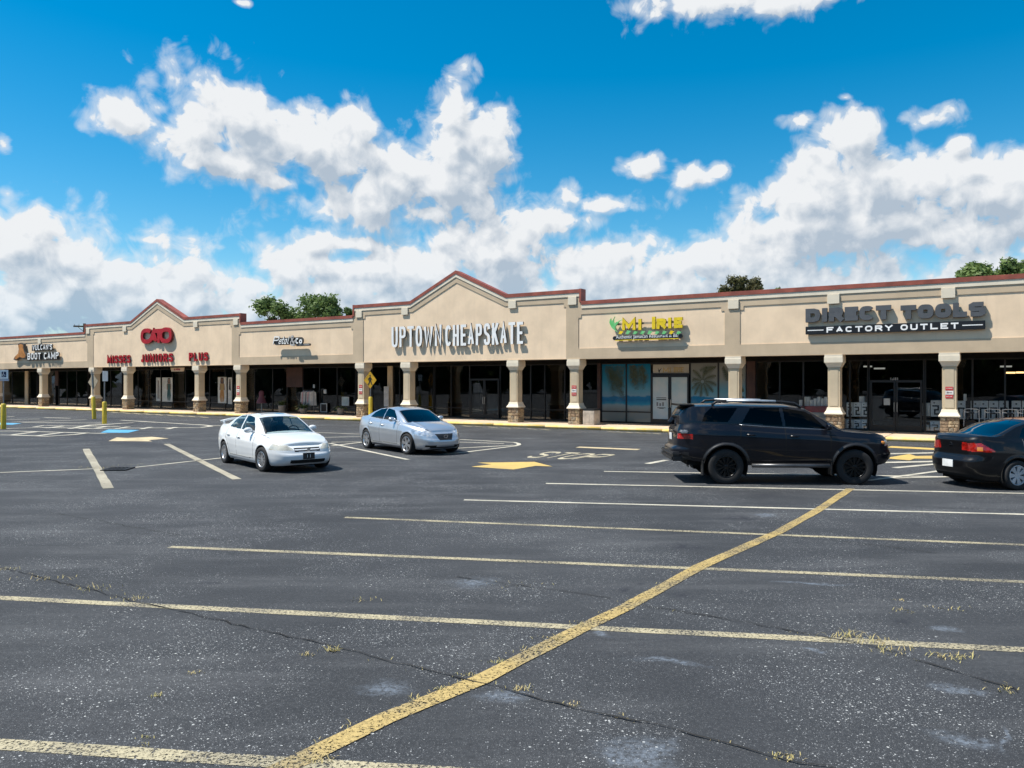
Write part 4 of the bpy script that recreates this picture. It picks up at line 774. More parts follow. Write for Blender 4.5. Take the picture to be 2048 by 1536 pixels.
e, w_, h_ = board('poster', 'narrow pale window poster left of the teal dress poster', 'poster', 312.5, 755, 321, 802, 2.42, M_pap, group='fashion posters in the far gable windows'); MB().prism([(-w_ * .5, h_ * .1), (w_ * .6, h_ * .1), (w_ * .4, h_ * .85), (-w_ * .3, h_ * .9)], -.013, -.011).build('print', cfl('print_grey', (.30, .28, .25)), e)
e, w_, h_ = board('poster', 'window poster of a woman in wide orange trousers', 'poster', 436, 754, 453, 806, 2.42, M_pap, group='fashion posters in the far gable windows'); figure(e, w_, h_, 0, cfl('print_brown', (.22, .12, .07)), cfl('print_black', (0, 0, 0)), cfl('print_mustard', (.38, .26, .10)), cfl('print_orange', (.45, .22, .06)))
e, w_, h_ = board('poster', 'pale poster half hidden behind the column with the fire lane plate', 'poster', 456, 755, 464, 808, 2.42, M_pap, group='fashion posters in the far gable windows'); MB().prism([(-w_ * .5, h_ * .55), (w_ * .5, h_ * .5), (w_ * .3, h_ * .95), (-w_ * .2, h_ * .95)], -.013, -.011).build('print', cfl('print_black', (0, 0, 0)), e)
board('notice_board', 'white framed notice in the florist window above the grey pot', 'notice', 684, 794, 698, 811, 2.3, mat('notice_grey', (.30, .38, .38), .4), M_fr); board('sandwich_board', 'black chalkboard with white frame standing low in the florist window', 'board', 641.5, 807, 654, 824, 2.35, M_blk, M_fr)
board('paper_notice', 'small white paper notice on the florist window', 'notice', 647.5, 779, 652.5, 787, 2.44, M_fr, group='small paper notices'); board('paper_notice', 'tiny white paper notice high on the florist glass', 'notice', 626, 769, 629.5, 776, 2.44, M_fr, group='small paper notices'); board('white_panel', 'tall narrow white panel standing in the doorway by the tan pilaster', 'panel', 768, 773, 777.5, 813, 2.2, mat('panel_white', (.52, .52, .50), .5))
board('door_notice', 'white square notice on the tool shop door', 'notice', 1767.5, 797, 1780, 810, V0 - .2, M_fr)
# rail of clothes and a dressed stand at the florist
e = empty('clothes_rail', at(617, 816, 2.1), RZ, 'rail of white, pink and grey garments outside the florist', 'clothes rail'); z0 = e.location.z - .15; m = MB(); H_ = 1.55
m.tube([(-.5, 0, 0), (-.5, 0, H_), (.5, 0, H_), (.5, 0, 0)], .018, 6).tube([(-.5, -.25, .02), (-.5, .25, .02)], .018, 6).tube([(.5, -.25, .02), (.5, .25, .02)], .018, 6); m.build('rail', M_gal, e); e.location.z = .15
for k in range(9):
    x = -.42 + k * .105; c = [(.5, .5, .48), (.55, .30, .28), (.42, .43, .44), (.58, .57, .54), (.16, .17, .19)][k % 5]; mb = MB(); mb.prism([(-.02, 1.5), (.02, 1.5), (.2, 1.4), (.24, .75 - .1 * (k % 3)), (-.24, .75 - .1 * (k % 3)), (-.2, 1.4)], -.025, .025)
    o = mb.build('garment', cfl('garment_%d' % (k % 5), c), e); o.location = (x, 0, 0); o.rotation_euler = (0, 0, rad(60 + random.uniform(-12, 12)))
e = empty('dress_stand', at(523, 822, 2.2), RZ, 'dark pink skirted dress on a white stand left of the ferns', 'clothes stand'); e.location.z = .15
MB().tube([(0, 0, 0), (0, 0, 1.1)], .03, 8).box(-.25, .25, -.04, .04, 0, .03).box(-.04, .04, -.25, .25, .001, .028).build('stand', M_fr, e); MB().lathe([(.36, .62), (.30, .8), (.16, 1.1), (.19, 1.3), (.15, 1.45), (.06, 1.5), (.0, 1.5)], 18).build('dress', cfl('dress_pink', (.16, .05, .07)), e, True)
# cartons with a bold hooked mark, stacked behind the tool shop glass
M_cart = mat('carton_white', (.80, .84, .83), .7, var=.08); M_mark = mat('carton_mark', (.015, .02, .022), .6)
def carton(px0, px1, y0, y1, v, label, grp, kind=0):
    (a, z0), (b, z1) = fac(px0, y1, v), fac(px1, y0, v); e = empty('carton', L2W((a + b) / 2, v + .2, z0), RZ, label, 'carton', grp); w_, h_ = (b - a) / 2 * .97, z1 - z0
    MB().box(-w_, w_, -.2, .2, 0, h_, bev=.006).build('box', M_cart, e); q = []
    if kind == 0:
        pl = [(-.7, .66), (.35, .66), (.35, .42), (-.25, .42), (-.25, .16), (.75, .16)]; o, hs = stroke_poly([(x * w_, z * h_) for x, z in pl], h_ * .09); MB().prism(o, -.204, -.2005, hs).build('printed_mark', M_mark, e)
        MB().box(-w_ * .5, -w_ * .2, -.203, -.2005, h_ * .82, h_ * .88).build('printed_label', M_mark, e)
    elif kind == 1:
        o, hs = stroke_poly([(-.6 * w_, .05 * h_), (-.6 * w_, .6 * h_), (.6 * w_, .6 * h_), (.6 * w_, .05 * h_)], h_ * .09); MB().prism(o, -.204, -.2005, hs).build('printed_mark', M_mark, e); MB().box(-w_ * .2, w_ * .2, -.203, -.2005, h_ * .8, h_ * .87).build('printed_label', M_mark, e)
    return e
pos = ('first', 'second', 'third'); ga = 'cartons stacked beside the tool shop doors'
for k, (x0, x1) in enumerate(((1693, 1706), (1706.5, 1722), (1722.5, 1738))):
    carton(x0, x1, 840, 861, 2.62, 'white carton with hooked mark, lower row left of the doors, %s from left' % pos[k], ga); carton(x0, x1, 805, 833, 2.62, 'white carton with hooked mark, upper row left of the doors, %s from left' % pos[k], ga)
carton(1718, 1729, 793, 804.5, 2.75, 'small plain white carton on top of the upper row left of the doors', ga, 2)
carton(1845, 1860, 806, 832, 2.62, 'pale blue-grey carton on the upper shelf right of the doors', ga, 2); carton(1861, 1884, 801, 833, 2.7, 'large white carton on the upper shelf next to the column', ga)
carton(1845, 1858, 850, 864, 2.62, 'small white carton on the lower shelf right of the doors', ga, 2); carton(1860, 1882, 843, 864, 2.62, 'tall white carton on the lower shelf next to the column', ga)
e = empty('display_shelf', L2W(u(1715), 2.95), RZ, 'pale display shelf carrying cartons left of the tool shop doors', 'shelf', 'display shelves'); a, z = fac(1693, 838, 2.8); b, _ = fac(1739, 838, 2.8); MB().box(-.52, .52, -.3, .2, z - .03, z + .01).build('shelf_board', M_fr, e); MB().box(-.52, -.49, -.28, .18, .15, z - .03).box(.49, .52, -.28, .18, .15, z - .03).build('shelf_side', M_fr, e)
e = empty('display_shelf', L2W(u(1865), 2.95), RZ, 'pale display shelf carrying cartons right of the tool shop doors', 'shelf', 'display shelves'); MB().box(-.42, .42, -.3, .2, z - .03, z + .01).build('shelf_board', M_fr, e); MB().box(-.42, -.39, -.28, .18, .15, z - .03).box(.39, .42, -.28, .18, .15, z - .03).build('shelf_side', M_fr, e)
gb = 'row of cartons in the right-hand window'; od = ('first', 'second', 'third', 'fourth', 'fifth', 'sixth', 'seventh')
for k, x0 in enumerate((1914, 1941, 1957, 1977.5, 1998, 2023, 2044)): carton(x0, x0 + (17 if k == 0 else 19.5), 802, 838, 2.7, 'white carton with arched mark behind the mowers, %s from the column' % od[k], gb, 1)
carton(1927, 1933, 788, 801.5, 2.75, 'narrow upright carton on top of the row behind the mowers', gb, 2)
rnd = random.Random(3)
for k in range(9):
    x0 = 1598 + k * 7.2; carton(x0, x0 + 6.4, 800 - rnd.choice((0, 3, 6)), 812, 2.8, 'small white box, %s of nine from the left on the red shelf' % ('first', 'second', 'third', 'fourth', 'middle', 'sixth', 'seventh', 'eighth', 'last')[k], 'small boxes on the red shelf', 2)
e = empty('display_shelf', L2W(u(1630), 3.0), RZ, 'red display shelf of small boxes seen above the off-road wagon', 'shelf', 'display shelves'); z = fac(1630, 812, 2.8)[1]; MB().box(-.75, .75, -.35, .2, z - .28, z - .004).build('red_front', mat('shelf_red', (.32, .03, .04), .5), e); MB().box(-.75, .75, -.34, .2, .16, z - .285).build('shelf_body', mat('shelf_grey', (.35, .36, .36), .6), e)
# push mowers parked on the walkway
M_mow = mat('mower_black', (.015, .015, .016), .4); M_lite = mat('mower_light_grey', (.55, .56, .55), .4)
mw = empty('push_mower', (0, 0, 0), 0, 'x', 'mower'); m = MB()
m.tube([(.26 * math.copysign(abs(math.cos(a)) ** .5, math.cos(a)), .0 - .02 * math.sin(a), .99 + .07 * math.sin(a)) for a in np.linspace(0, 2 * math.pi, 29)], .016, 6); m.build('handle_loop', M_lite, mw)
m = MB(); m.tube([(-.25, 0, .98), (-.27, .1, .35)], .018, 6).tube([(.25, 0, .98), (.27, .1, .35)], .018, 6); m.build('handle_bar', M_lite, mw); MB().box(-.1, .1, -.03, .03, .86, .93, bev=.015).box(-.05, .05, -.035, .0, .96, 1.0, bev=.01).build('switch_box', M_mow, mw)
MB().box(-.28, .28, -.1, .75, .1, .26, bev=.05).build('deck', M_mow, mw); MB().box(-.17, .17, .15, .55, .26, .42, bev=.06).build('motor_cover', M_lite, mw); MB().sphere((0, -.2, .42), (.24, .22, .2), 14, 8).build('grass_bag', M_mow, mw, True)
for x_, y_ in ((-.29, -.05), (.29, -.05), (-.29, .68), (.29, .68)): m = MB(); m.lathe([(0, -.03), (.11, -.03), (.12, 0), (.11, .03), (0, .03)], 16, 'y'); m.v = [(b, a, c) for a, b, c in m.v]; m.build('mower_wheel', M_mow, mw).location = (x_, y_, .12)
for k, px in enumerate((1943, 1985, 2020, 2052)):
    o = mw if k == 0 else copy_tree(mw); a, z = fac(px, 826, 1.5); o.location = L2W(a, 1.5, .15); o.rotation_euler = (0, 0, RZ); o['label'] = ('black push mower with pale looped handle, nearest the column', 'second black push mower with looped handle from the column', 'third black push mower, seen over the brown-roofed car', 'black push mower at the right edge of the picture')[k]; o['group'] = 'push mowers outside the tool shop'
# lit tubes on the tool shop ceiling
M_lt = mat('tube_glow', (1.0, .62, .25), .5, emit=2.2); M_lt2 = mat('tube_dim', (.8, .8, .7), .5, emit=.35)
for k, (x0, x1, y, v, mm, lb) in enumerate(((2009, 2031, 745.5, 5, M_lt, 'glowing orange ceiling tube inside the tool shop, left one'), (2032, 2048, 745.0, 5, M_lt, 'glowing orange ceiling tube inside the tool shop, right one'), (1727, 1744, 733, 6, M_lt2, 'dim ceiling tube inside above the tool shop doors'), (1748, 1770, 737, 7, M_lt2, 'dimmer ceiling tube deeper above the tool shop doors'), (2000, 2024, 733, 7, M_lt2, 'dim ceiling tube above the glowing orange tubes'))):
    (a, z), (b, _) = fac(x0, y, v), fac(x1, y, v); e = empty('ceiling_tube', L2W((a + b) / 2, v, z), RZ, lb, 'ceiling light', 'ceiling tubes inside the tool shop'); MB().tube([(-(b - a) / 2, 0, 0), ((b - a) / 2, 0, 0)], .035, 8).build('tube', mm, e); MB().box(-(b - a) / 2, (b - a) / 2, -.06, .06, .045, .09).build('tube_housing', M_int, e)
# ------------------------------------------------------------------ trees and a utility pole beyond the roof
M_bark = mat('bark', (.10, .075, .05), .9, bump=.8, bs=14)
def leafmat(name, c1, c2):
    m = mat(name, c1, .6, col2=c2, vs=.9, spec=.3); t = m.node_tree; b = t.nodes['Principled BSDF']; tl = nd(t, 'ShaderNodeBsdfTranslucent'); l = b.inputs['Base Color'].links[0].from_socket; t.links.new(l, tl.inputs[0]); mx = nd(t, 'ShaderNodeMixShader'); mx.inputs[0].default_value = .35
    t.links.new(b.outputs[0], mx.inputs[1]); t.links.new(tl.outputs[0], mx.inputs[2]); t.links.new(mx.outputs[0], t.nodes['Material Output'].inputs[0]); return m
LF = [leafmat('leaf_mid', (.16, .23, .07), (.10, .16, .05)), leafmat('leaf_olive', (.12, .12, .045), (.08, .075, .03)), leafmat('leaf_fresh', (.17, .24, .07), (.10, .16, .05))]
def tree(label, px, ytop, Y, rx, rh, seed, ml, lobes, n=3600, ls=.24):
    rng = random.Random(seed); X = (px - 1024) / F * Y; H = HC + (YH - ytop) / F * Y; e = empty('tree', (X, Y, 0), rng.uniform(0, 6), label, 'tree', 'trees behind the shops'); cz = H - rh
    t_ = MB(); t_.tube([(0, 0, 0), (.05, .02, H * .2), (-.05, .05, H * .4), (0, 0, cz)], [.32, .26, .2, .14], 10); ends = []
    for k in range(lobes):
        a = 2 * math.pi * k / lobes + rng.uniform(-.3, .3); el = rng.uniform(-.35, 1.1); rr = rng.uniform(.45, .85); c = Vector((math.cos(a) * math.cos(el) * rx * rr, math.sin(a) * math.cos(el) * rx * rr, cz + math.sin(el) * rh * rr)); ends.append((c, rng.uniform(.25, .42) * min(rx, rh)))
        b0 = Vector((0, 0, cz - rh * rng.uniform(.3, .9))); t_.tube([b0, b0.lerp(c, .5) + Vector((0, 0, -.2)), c], [.09, .055, .02], 6)
    t_.build('trunk', M_bark, e, True); mb = MB()
    for j in range(n):
        c, r = ends[rng.randrange(lobes)]; d = Vector((rng.gauss(0, 1), rng.gauss(0, 1), rng.gauss(0, 1))).normalized(); p = c + d * r * (rng.random() ** .45) * rng.uniform(.7, 1.25); s_ = ls * rng.uniform(.5, 1.2)
        a = Vector((rng.gauss(0, 1), rng.gauss(0, 1), rng.gauss(0, .6))).normalized(); b = a.cross(d).normalized() if abs(a.dot(d)) < .95 else a.orthogonal()
        mb.add([p - a * s_, p + b * s_ * .5, p + a * s_, p - b * s_ * .5], [(0, 1, 2, 3)])
    mb.build('crown', ml, e)['kind'] = 'stuff'; return e
tree('round leafy green tree behind the florist roof, the lower left one of two', 556, 591, 84, 3.0, 2.6, 4, LF[0], 13); tree('tall leafy green tree behind the florist roof, the higher right one of two', 645, 571, 84, 3.0, 3.2, 9, LF[0], 15, 4200)
tree('small green tree top just left of the middle gable', 707, 612, 84, 1.3, 1.2, 12, LF[0], 6, 900); tree('dark olive tree top above the right wing roof', 1477, 554, 72, 2.7, 1.6, 21, LF[1], 16, 5200, .17)
tree('sparse twiggy treetop just right of the dark olive tree', 1559, 565, 72, .5, .9, 31, LF[0], 4, 110, .14); tree('broad fresh green tree top over the roof at the right edge', 1982, 514, 66, 3.6, 2.2, 44, LF[2], 19, 5600); tree('fresh green tree top cut off by the right edge', 2078, 517, 67, 2.6, 2.2, 47, LF[2], 10, 2600)
e = empty('utility_pole', ((169 - 1024) / F * 88, 88, 0), rad(25), 'dark utility pole with a crossarm rising behind the far left roof', 'utility pole'); zt_ = HC + (YH - 647) / F * 88
MB().tube([(0, 0, 0), (0, 0, zt_)], [.2, .15], 10).build('pole', M_bark, e); MB().box(-1.1, .35, -.07, .07, zt_ - .42, zt_ - .25).build('crossarm', M_bark, e); MB().tube([(-.7, 0, zt_ - .35), (0, 0, zt_ - 1.0)], .03, 6).build('brace', M_bark, e)
m = MB()
for k in range(3): m.tube([(k * .0 - 1.0 + .45 * k, 0, zt_ - .25), (k * .0 - 1.0 + .45 * k, 0, zt_ - .08)], .035, 6)
m.build('insulator', M_lgrey, e)
# unseen trees added behind the camera to darken reflections in shop windows and car paint
mb = MB(); rng = random.Random(5)
for k in range(84):
    f_ = k / 83; R_ = 118 - 62 * min(1, f_ * 1.4) + rng.uniform(-4, 6); z_ = 0
    q_ = rad(138 + 160 * f_); x, y = math.cos(q_) * R_, math.sin(q_) * R_; h = rng.uniform(8, 15)
    for j in range(170):
        d = Vector((rng.gauss(0, 1), rng.gauss(0, 1), rng.gauss(0, 1))).normalized() * rng.random() ** .3; p = Vector((x + d.x * 4.2, y + d.y * 3, h * .5 + d.z * h * .5)); s_ = rng.uniform(1.0, 1.9); a = Vector((rng.gauss(0, 1), rng.gauss(0, 1), rng.gauss(0, 1))).normalized(); b = a.orthogonal().normalized()
        mb.add([p - a * s_, p + b * s_ * .7, p + a * s_, p - b * s_ * .7], [(0, 1, 2, 3)])
o = mb.build('added_woods', leafmat('leaf_woods', (.075, .115, .035), (.045, .075, .022))); tag(o, 'unseen trees added to darken the reflections in the shop windows', 'added_woods', kind='stuff')
# ------------------------------------------------------------------ cars
def carpaint(name, col, metal=0.0, rough=.35):
    m = bpy.data.materials.new(name); m.use_nodes = True; t = m.node_tree; b = t.nodes['Principled BSDF']
    tc = nd(t, 'ShaderNodeTexCoord'); n = nd(t, 'ShaderNodeTexNoise', iScale=1.8, iDetail=5.0); t.links.new(tc.outputs['Object'], n.inputs['Vector'])
    sp_ = nd(t, 'ShaderNodeSeparateXYZ'); t.links.new(tc.outputs['Object'], sp_.inputs[0])
    dirt = mth(t, 'MULTIPLY', sstep(t, mth(t, 'MULTIPLY_ADD', n.outputs[0], .35, sp_.outputs[2]), .62, .30), .5)
    t.links.new(mixc(t, dirt, mixc(t, sstep(t, n.outputs[0], .35, .7), col, tuple(c * .93 for c in col)), tuple(c * .7 + .006 for c in col)), b.inputs['Base Color'])
    b.inputs['Metallic'].default_value = metal; b.inputs['Roughness'].default_value = rough; b.inputs['Specular IOR Level'].default_value = .15; b.inputs['Coat Weight'].default_value = .9 if sum(col) > .1 else .55; b.inputs['Coat Roughness'].default_value = .04
    return m
M_tyre = mat('tyre_rubber', (.014, .014, .015), .85, bump=.2); M_plastic = mat('black_plastic', (.012, .012, .013), .5); M_alloy = mat('alloy_silver', (.62, .62, .63), .28, .85, var=.05); M_chrome = mat('chrome', (.75, .75, .76), .12, 1, var=.02)
M_under = mat('underbody', (.006, .006, .006), .95); M_seat = mat('seat_fabric', (.05, .05, .055), .9); M_seatg = mat('grey_seat', (.16, .155, .15), .9); M_lamp = mat('lamp_glass', (.60, .57, .48), .12, .15, var=.12, vs=5, coat=1); M_lamps = mat('clear_lamp', (.66, .68, .70), .10, .55, var=.2, vs=7, coat=1)
M_tail = mat('red_lens', (.34, .012, .008), .12, var=.25, vs=12, coat=1); M_amber = mat('amber_lens', (.75, .26, .03), .12, coat=1); M_whitep = mat('plate_white', (.72, .73, .72), .4)
def sm(pts, k=.12):
    xs = np.array([p[0] for p in pts]); ys = np.array([p[1] for p in pts]); d = np.linspace(xs[0] - 1, xs[-1] + 1, int((xs[-1] - xs[0] + 2) / .01)); v = np.interp(d, xs, ys)
    r = max(1, int(k / .01)); w = np.hanning(2 * r + 3)[1:-1]; w /= w.sum(); v = np.convolve(np.pad(v, r, mode='edge'), w, 'valid') if len(w) == 2 * r + 1 else v
    return lambda x: np.interp(x, d, v)
def inpoly(x, y, P):
    r = np.zeros(x.shape, bool); n = len(P)
    for i in range(n):
        (x0, y0), (x1, y1) = P[i], P[(i + 1) % n]
        c = ((y0 > y) != (y1 > y)); r ^= c & (x < (x1 - x0) * (y - y0) / ((y1 - y0) or 1e-9) + x0)
    return r
def dline(x, y, P):
    d = np.full(x.shape, 9.0)
    for (x0, y0), (x1, y1) in zip(P, P[1:]):
        L2 = (x1 - x0) ** 2 + (y1 - y0) ** 2; t_ = np.clip(((x - x0) * (x1 - x0) + (y - y0) * (y1 - y0)) / L2, 0, 1); d = np.minimum(d, np.hypot(x - x0 - t_ * (x1 - x0), y - y0 - t_ * (y1 - y0)))
    return d
class Shell:
    """all surface pieces of a car body, later cut into parts by label"""
    def __init__(s): s.V = []; s.F = []; s.lab = []; s.n = 0
    def grid(s, A, lab, flip):
        n, m, _ = A.shape; i, j = np.meshgrid(np.arange(n - 1), np.arange(m - 1), indexing='ij'); a = (i * m + j).ravel(); q = np.stack([a, a + m, a + m + 1, a + 1], 1)
        if flip: q = q[:, ::-1]
        lab = lab.ravel(); k = lab != ''; s.V.append(A.reshape(-1, 3)); s.F.append(q[k] + s.n); s.lab.append(lab[k]); s.n += n * m
    def split(s, root, spec, order):
        V = np.concatenate(s.V); Fc = np.concatenate(s.F); L = np.concatenate(s.lab); out = {}
        for lb in order:
            f = Fc[L == lb]
            if not len(f): continue
            u_, inv = np.unique(f, return_inverse=True); f = inv.reshape(-1, 4); nm, m, par = spec[lb]
            me = bpy.data.meshes.new(nm); me.from_pydata(V[u_].tolist(), [], f.tolist()); me.materials.append(m); me.polygons.foreach_set('use_smooth', [True] * len(f)); me.update()
            o = bpy.data.objects.new(nm, me); COL.objects.link(o); o.parent = out.get(par, root); out[lb] = o
        return out
ctr = lambda A: (A[:-1, :-1] + A[1:, :-1] + A[1:, 1:] + A[:-1, 1:]) / 4
def make_wheel(R, rr, style, mrim):
    w = empty('wheel'); t_ = MB(); t_.lathe([(rr - .01, -.1), (R - .012, -.105), (R, -.06), (R, .06), (R - .012, .1), (R - .035, .112), (rr + .02, .112), (rr, .1), (rr - .01, .09)], 44, 'y'); t_.build('tyre', M_tyre, w, True)
    m = MB(); m.lathe([(rr, .098), (rr - .012, .106), (rr - .026, .095), (rr - .034, .02), (rr - .04, -.09)], 44, 'y'); m.lathe([(.001, .085), (.03, .085), (.055, .078), (.06, .05)], 20, 'y')
    ns = {'five': 5, 'six': 6, 'seven': 7, 'black': 6}[style]
    for k in range(ns):
        a = 2 * math.pi * k / ns + .3; tw = []
        wd = {'five': ((-.018, .045), (-.07, .075)), 'six': ((-.03, .03), (-.05, .05)), 'seven': ((-.022, .022), (-.055, .055)), 'black': ((-.02, .02), (-.035, .035))}[style]
        splits = [((0, -1), (0, -.35)), ((0, 1), (0, .35))] if style in ('five', 'black') else [None]
        for sp_ in splits:
            w0, w1 = .026, .030 if style != 'seven' else .05
            if sp_ is None: c0, c1 = 0, 0; w0, w1 = wd[0][1], wd[1][1]
            else: c0, c1 = .016 * sp_[0][1], .062 * sp_[0][1]; w0, w1 = .013, .024
            P = [(.04, c0 - w0), (rr - .02, c1 - w1), (rr - .02, c1 + w1), (.04, c0 + w0)]; ca, sa = math.cos(a), math.sin(a)
            vs = [(p[0] * ca - p[1] * sa, .083 - (.0 if i in (0, 3) else -.012), p[0] * sa + p[1] * ca) for i, p in enumerate(P)] + [(p[0] * ca - p[1] * sa, .045, p[0] * sa + p[1] * ca) for p in P]
            m.add(vs, [(0, 1, 2, 3), (0, 4, 5, 1), (1, 5, 6, 2), (2, 6, 7, 3), (3, 7, 4, 0)])
    o = m.build('rim', mrim, w, True)
    o.data.polygons.foreach_set('use_smooth', [i < 44 * 4 for i in range(len(o.data.polygons))])
    MB().lathe([(.0001, .02), (rr - .035, .02)], 28, 'y').build('brake_disc', mat('brake_dark', (.02, .02, .02), .6, .3), w)
    return w
def build_car(name, label, cat, P, loc, hd):
    L, Wd = P['L'], P['W']; root = empty(name, loc, hd, label, cat)
    zt, zb = sm(P['zt'], .12), sm(P['zb'], .06); cs = P.get('cell', .014)
    th = np.linspace(0, math.pi, 6000); c, s_ = np.cos(th), np.sin(th); n = np.where(c > 0, P['nf'], P['nr'])
    x = np.sign(c) * np.abs(c) ** (2 / n) * L / 2; y = np.abs(s_) ** (2 / n) * Wd / 2
    d = np.concatenate([[0], np.cumsum(np.hypot(np.diff(x), np.diff(y)))]); N = int(d[-1] / cs); t_ = np.linspace(0, d[-1], N); x = np.interp(t_, d, x); y = np.interp(t_, d, y); y[0] = y[-1] = 0
    if P.get('taper'): y = y * sm(P['taper'], .25)(L / 2 - x)
    tx, ty = np.gradient(x), np.gradient(y); ln = np.hypot(tx, ty); nx, ny = -ty / ln, tx / ln; nx, ny = -nx, -ny
    nx, ny = np.where(ny < 0, -nx, nx), np.abs(ny); nx = np.where(np.sign(nx) * np.sign(x) < 0, 0, nx)
    J = int(.8 / cs); qv = np.linspace(0, 1, J); sd_, fr_, re_ = sm(P['side'], .05)(qv), sm(P['front'], .04)(qv), sm(P['rear'], .04)(qv)
    st = L / 2 - x; Z = zb(st)[:, None] + qv[None] * (zt(st) - zb(st))[:, None]
    wx = (nx ** 2)[:, None]; D = sd_[None] * (1 - wx) + np.where(nx[:, None] > 0, fr_[None], re_[None]) * wx
    A = np.stack([x[:, None] - nx[:, None] * D, np.maximum(y[:, None] - ny[:, None] * D, 0), Z], 2)
    A[0, :, 1] = 0; A[-1, :, 1] = 0
    wc = [(P['s1'], P['R'] + .0), (P['s2'], P['R'] + .0)]; Ra = P['Ra']
    for sw, zw in wc:
        S_ = L / 2 - A[..., 0]; r = np.hypot(S_ - sw, A[..., 2] - zw); fl = np.exp(-((r - Ra - .02) / .028) ** 2) * P.get('flare', .012) * (ny[:, None] > .5); A[..., 1] += fl
        k = (np.abs(r - Ra) < cs * .75) & (ny[:, None] > .5); f = Ra / np.maximum(r, 1e-6)
        A[..., 0] = np.where(k, L / 2 - (sw + (S_ - sw) * f), A[..., 0]); A[..., 2] = np.where(k, zw + (A[..., 2] - zw) * f, A[..., 2])
    C = ctr(A); cS, cY, cZ = L / 2 - C[..., 0], C[..., 1], C[..., 2]; NX = np.broadcast_to(((nx[:-1] + nx[1:]) / 2)[:, None], cS.shape)
    sideish = np.abs(NX) < .75
    sh = Shell()
    for sgn, tg in ((1, 'l'), (-1, 'r')):
        lab = np.full(cS.shape, 'body', object)
        for k, pol in enumerate(P['doors']): lab[inpoly(cS, cZ, pol) & sideish] = 'door%d%s' % (k, tg)
        for pl in P['seams']: lab[(dline(cS, cZ, pl) < cs * .52) & sideish & (lab != '')] = 'gap'
        for lb, cond in P['wall']:
            k = cond(cS, cY, cZ, NX); lab[k] = lb + (tg if lb in ('head', 'tail', 'amber') else '')
        for sw, zw in wc: lab[(np.hypot(cS - sw, cZ - zw) < Ra) & sideish] = ''
        B_ = A.copy(); B_[..., 1] *= sgn; sh.grid(B_, lab, sgn < 0)
    E = A[:, -1]; K = 28; cc = np.linspace(-1, 1, 2 * K + 1); cr = sm(P['crown'], .2)(L / 2 - E[:, 0])
    T = np.stack([np.repeat(E[:, :1], 2 * K + 1, 1), E[:, 1:2] * cc[None], E[:, 2:3] + cr[:, None] * (1 - np.abs(cc[None]) ** 2.3) * np.clip(E[:, 1:2] / (Wd * .3), 0, 1)], 2)
    for a, b, yy, h in P.get('creases', []):
        T[..., 2] += h * np.exp(-((np.abs(T[..., 1]) - yy) / .05) ** 2) * ((L / 2 - T[..., 0] > a) & (L / 2 - T[..., 0] < b))
    C = ctr(T); s2, y2 = L / 2 - C[..., 0], C[..., 1]; lab = np.full(s2.shape, 'body', object)
    lab[(s2 < P['cowl']) & (np.abs(y2) < Wd * .405)] = 'hood'; lab[(s2 > P['deck']) & (np.abs(y2) < Wd * .38)] = 'trunk'
    lab[(s2 < P['cowl']) & (np.abs(np.abs(y2) - Wd * .405) < .008)] = 'gap'; lab[(np.abs(s2 - P['hood0']) < .008) & (np.abs(y2) < Wd * .405)] = 'gap'
    lab[(s2 > P['g0'] + .18) & (s2 < P['g1'] - .15) & (np.abs(y2) < Wd * .39)] = ''
    for lb, cond in P.get('topc', []): lab[cond(s2, y2)] = lb
    sh.grid(T, lab, True)
    # greenhouse
    g0, g1 = P['g0'], P['g1']; zr = sm(P['zr'], .10); gs = np.linspace(g0, g1, int((g1 - g0) / cs)); ey = np.interp(gs, (L / 2 - E[::-1, 0])[::-1] if False else L / 2 - E[:, 0], E[:, 1]); ez = np.interp(gs, L / 2 - E[:, 0], E[:, 2])
    base = ez - .012; top = np.maximum(zr(gs), base + .003); h = top - base; drop = np.minimum(P.get('drop', .045), h * .45); ze = top - drop; wb = ey - P.get('inset', .035)
    f = np.linspace(0, 1, int(.45 / cs)); ye = wb - P['tum'] * h
    SY = wb[:, None] - (P['tum'] * h)[:, None] * (f ** 1.35)[None]; SZ = base[:, None] + f[None] * (ze - base)[:, None]
    yn = np.linspace(1, -1, int(1.2 / cs)); TY = ye[:, None] * yn[None]; TZ = ze[:, None] + drop[:, None] * (1 - np.abs(yn[None]) ** 2.6)
    wf = np.clip((P['rs'] - gs) / (P['rs'] - g0), 0, 1) ** .8; wr = np.clip((gs - P['re']) / (g1 - P['re']), 0, 1) ** .8
    sft = (P['bowf'] * wf - P['bowr'] * wr)[:, None] * (1 - np.abs(yn[None]) ** 2.2); gx = L / 2 - gs
    TG = np.stack([gx[:, None] + sft, TY, TZ], 2); SG = np.stack([np.repeat(gx[:, None], len(f), 1), SY, SZ], 2)
    C = ctr(SG); cS, cZ = L / 2 - C[..., 0], C[..., 2]
    for sgn, tg in ((1, 'l'), (-1, 'r')):
        lab = np.full(cS.shape, 'body', object)
        for pol in P.get('gtrim', []): lab[inpoly(cS, cZ, pol)] = 'trim'
        for k, pol in enumerate(P['win']): lab[inpoly(cS, cZ, pol)] = 'win%d%s' % (k, tg)
        B_ = SG.copy(); B_[..., 1] *= sgn; sh.grid(B_, lab, sgn > 0)
    fS = (gs[:-1] + gs[1:])[:, None] / 2 + 0 * yn[None, :-1]; fY = (yn[:-1] + yn[1:])[None] / 2 + 0 * gs[:-1, None]; lab = np.full(fS.shape, 'roof', object)
    lab[(fS < P['rs'] + .05) | (fS > P['re'] - .05)] = 'body'
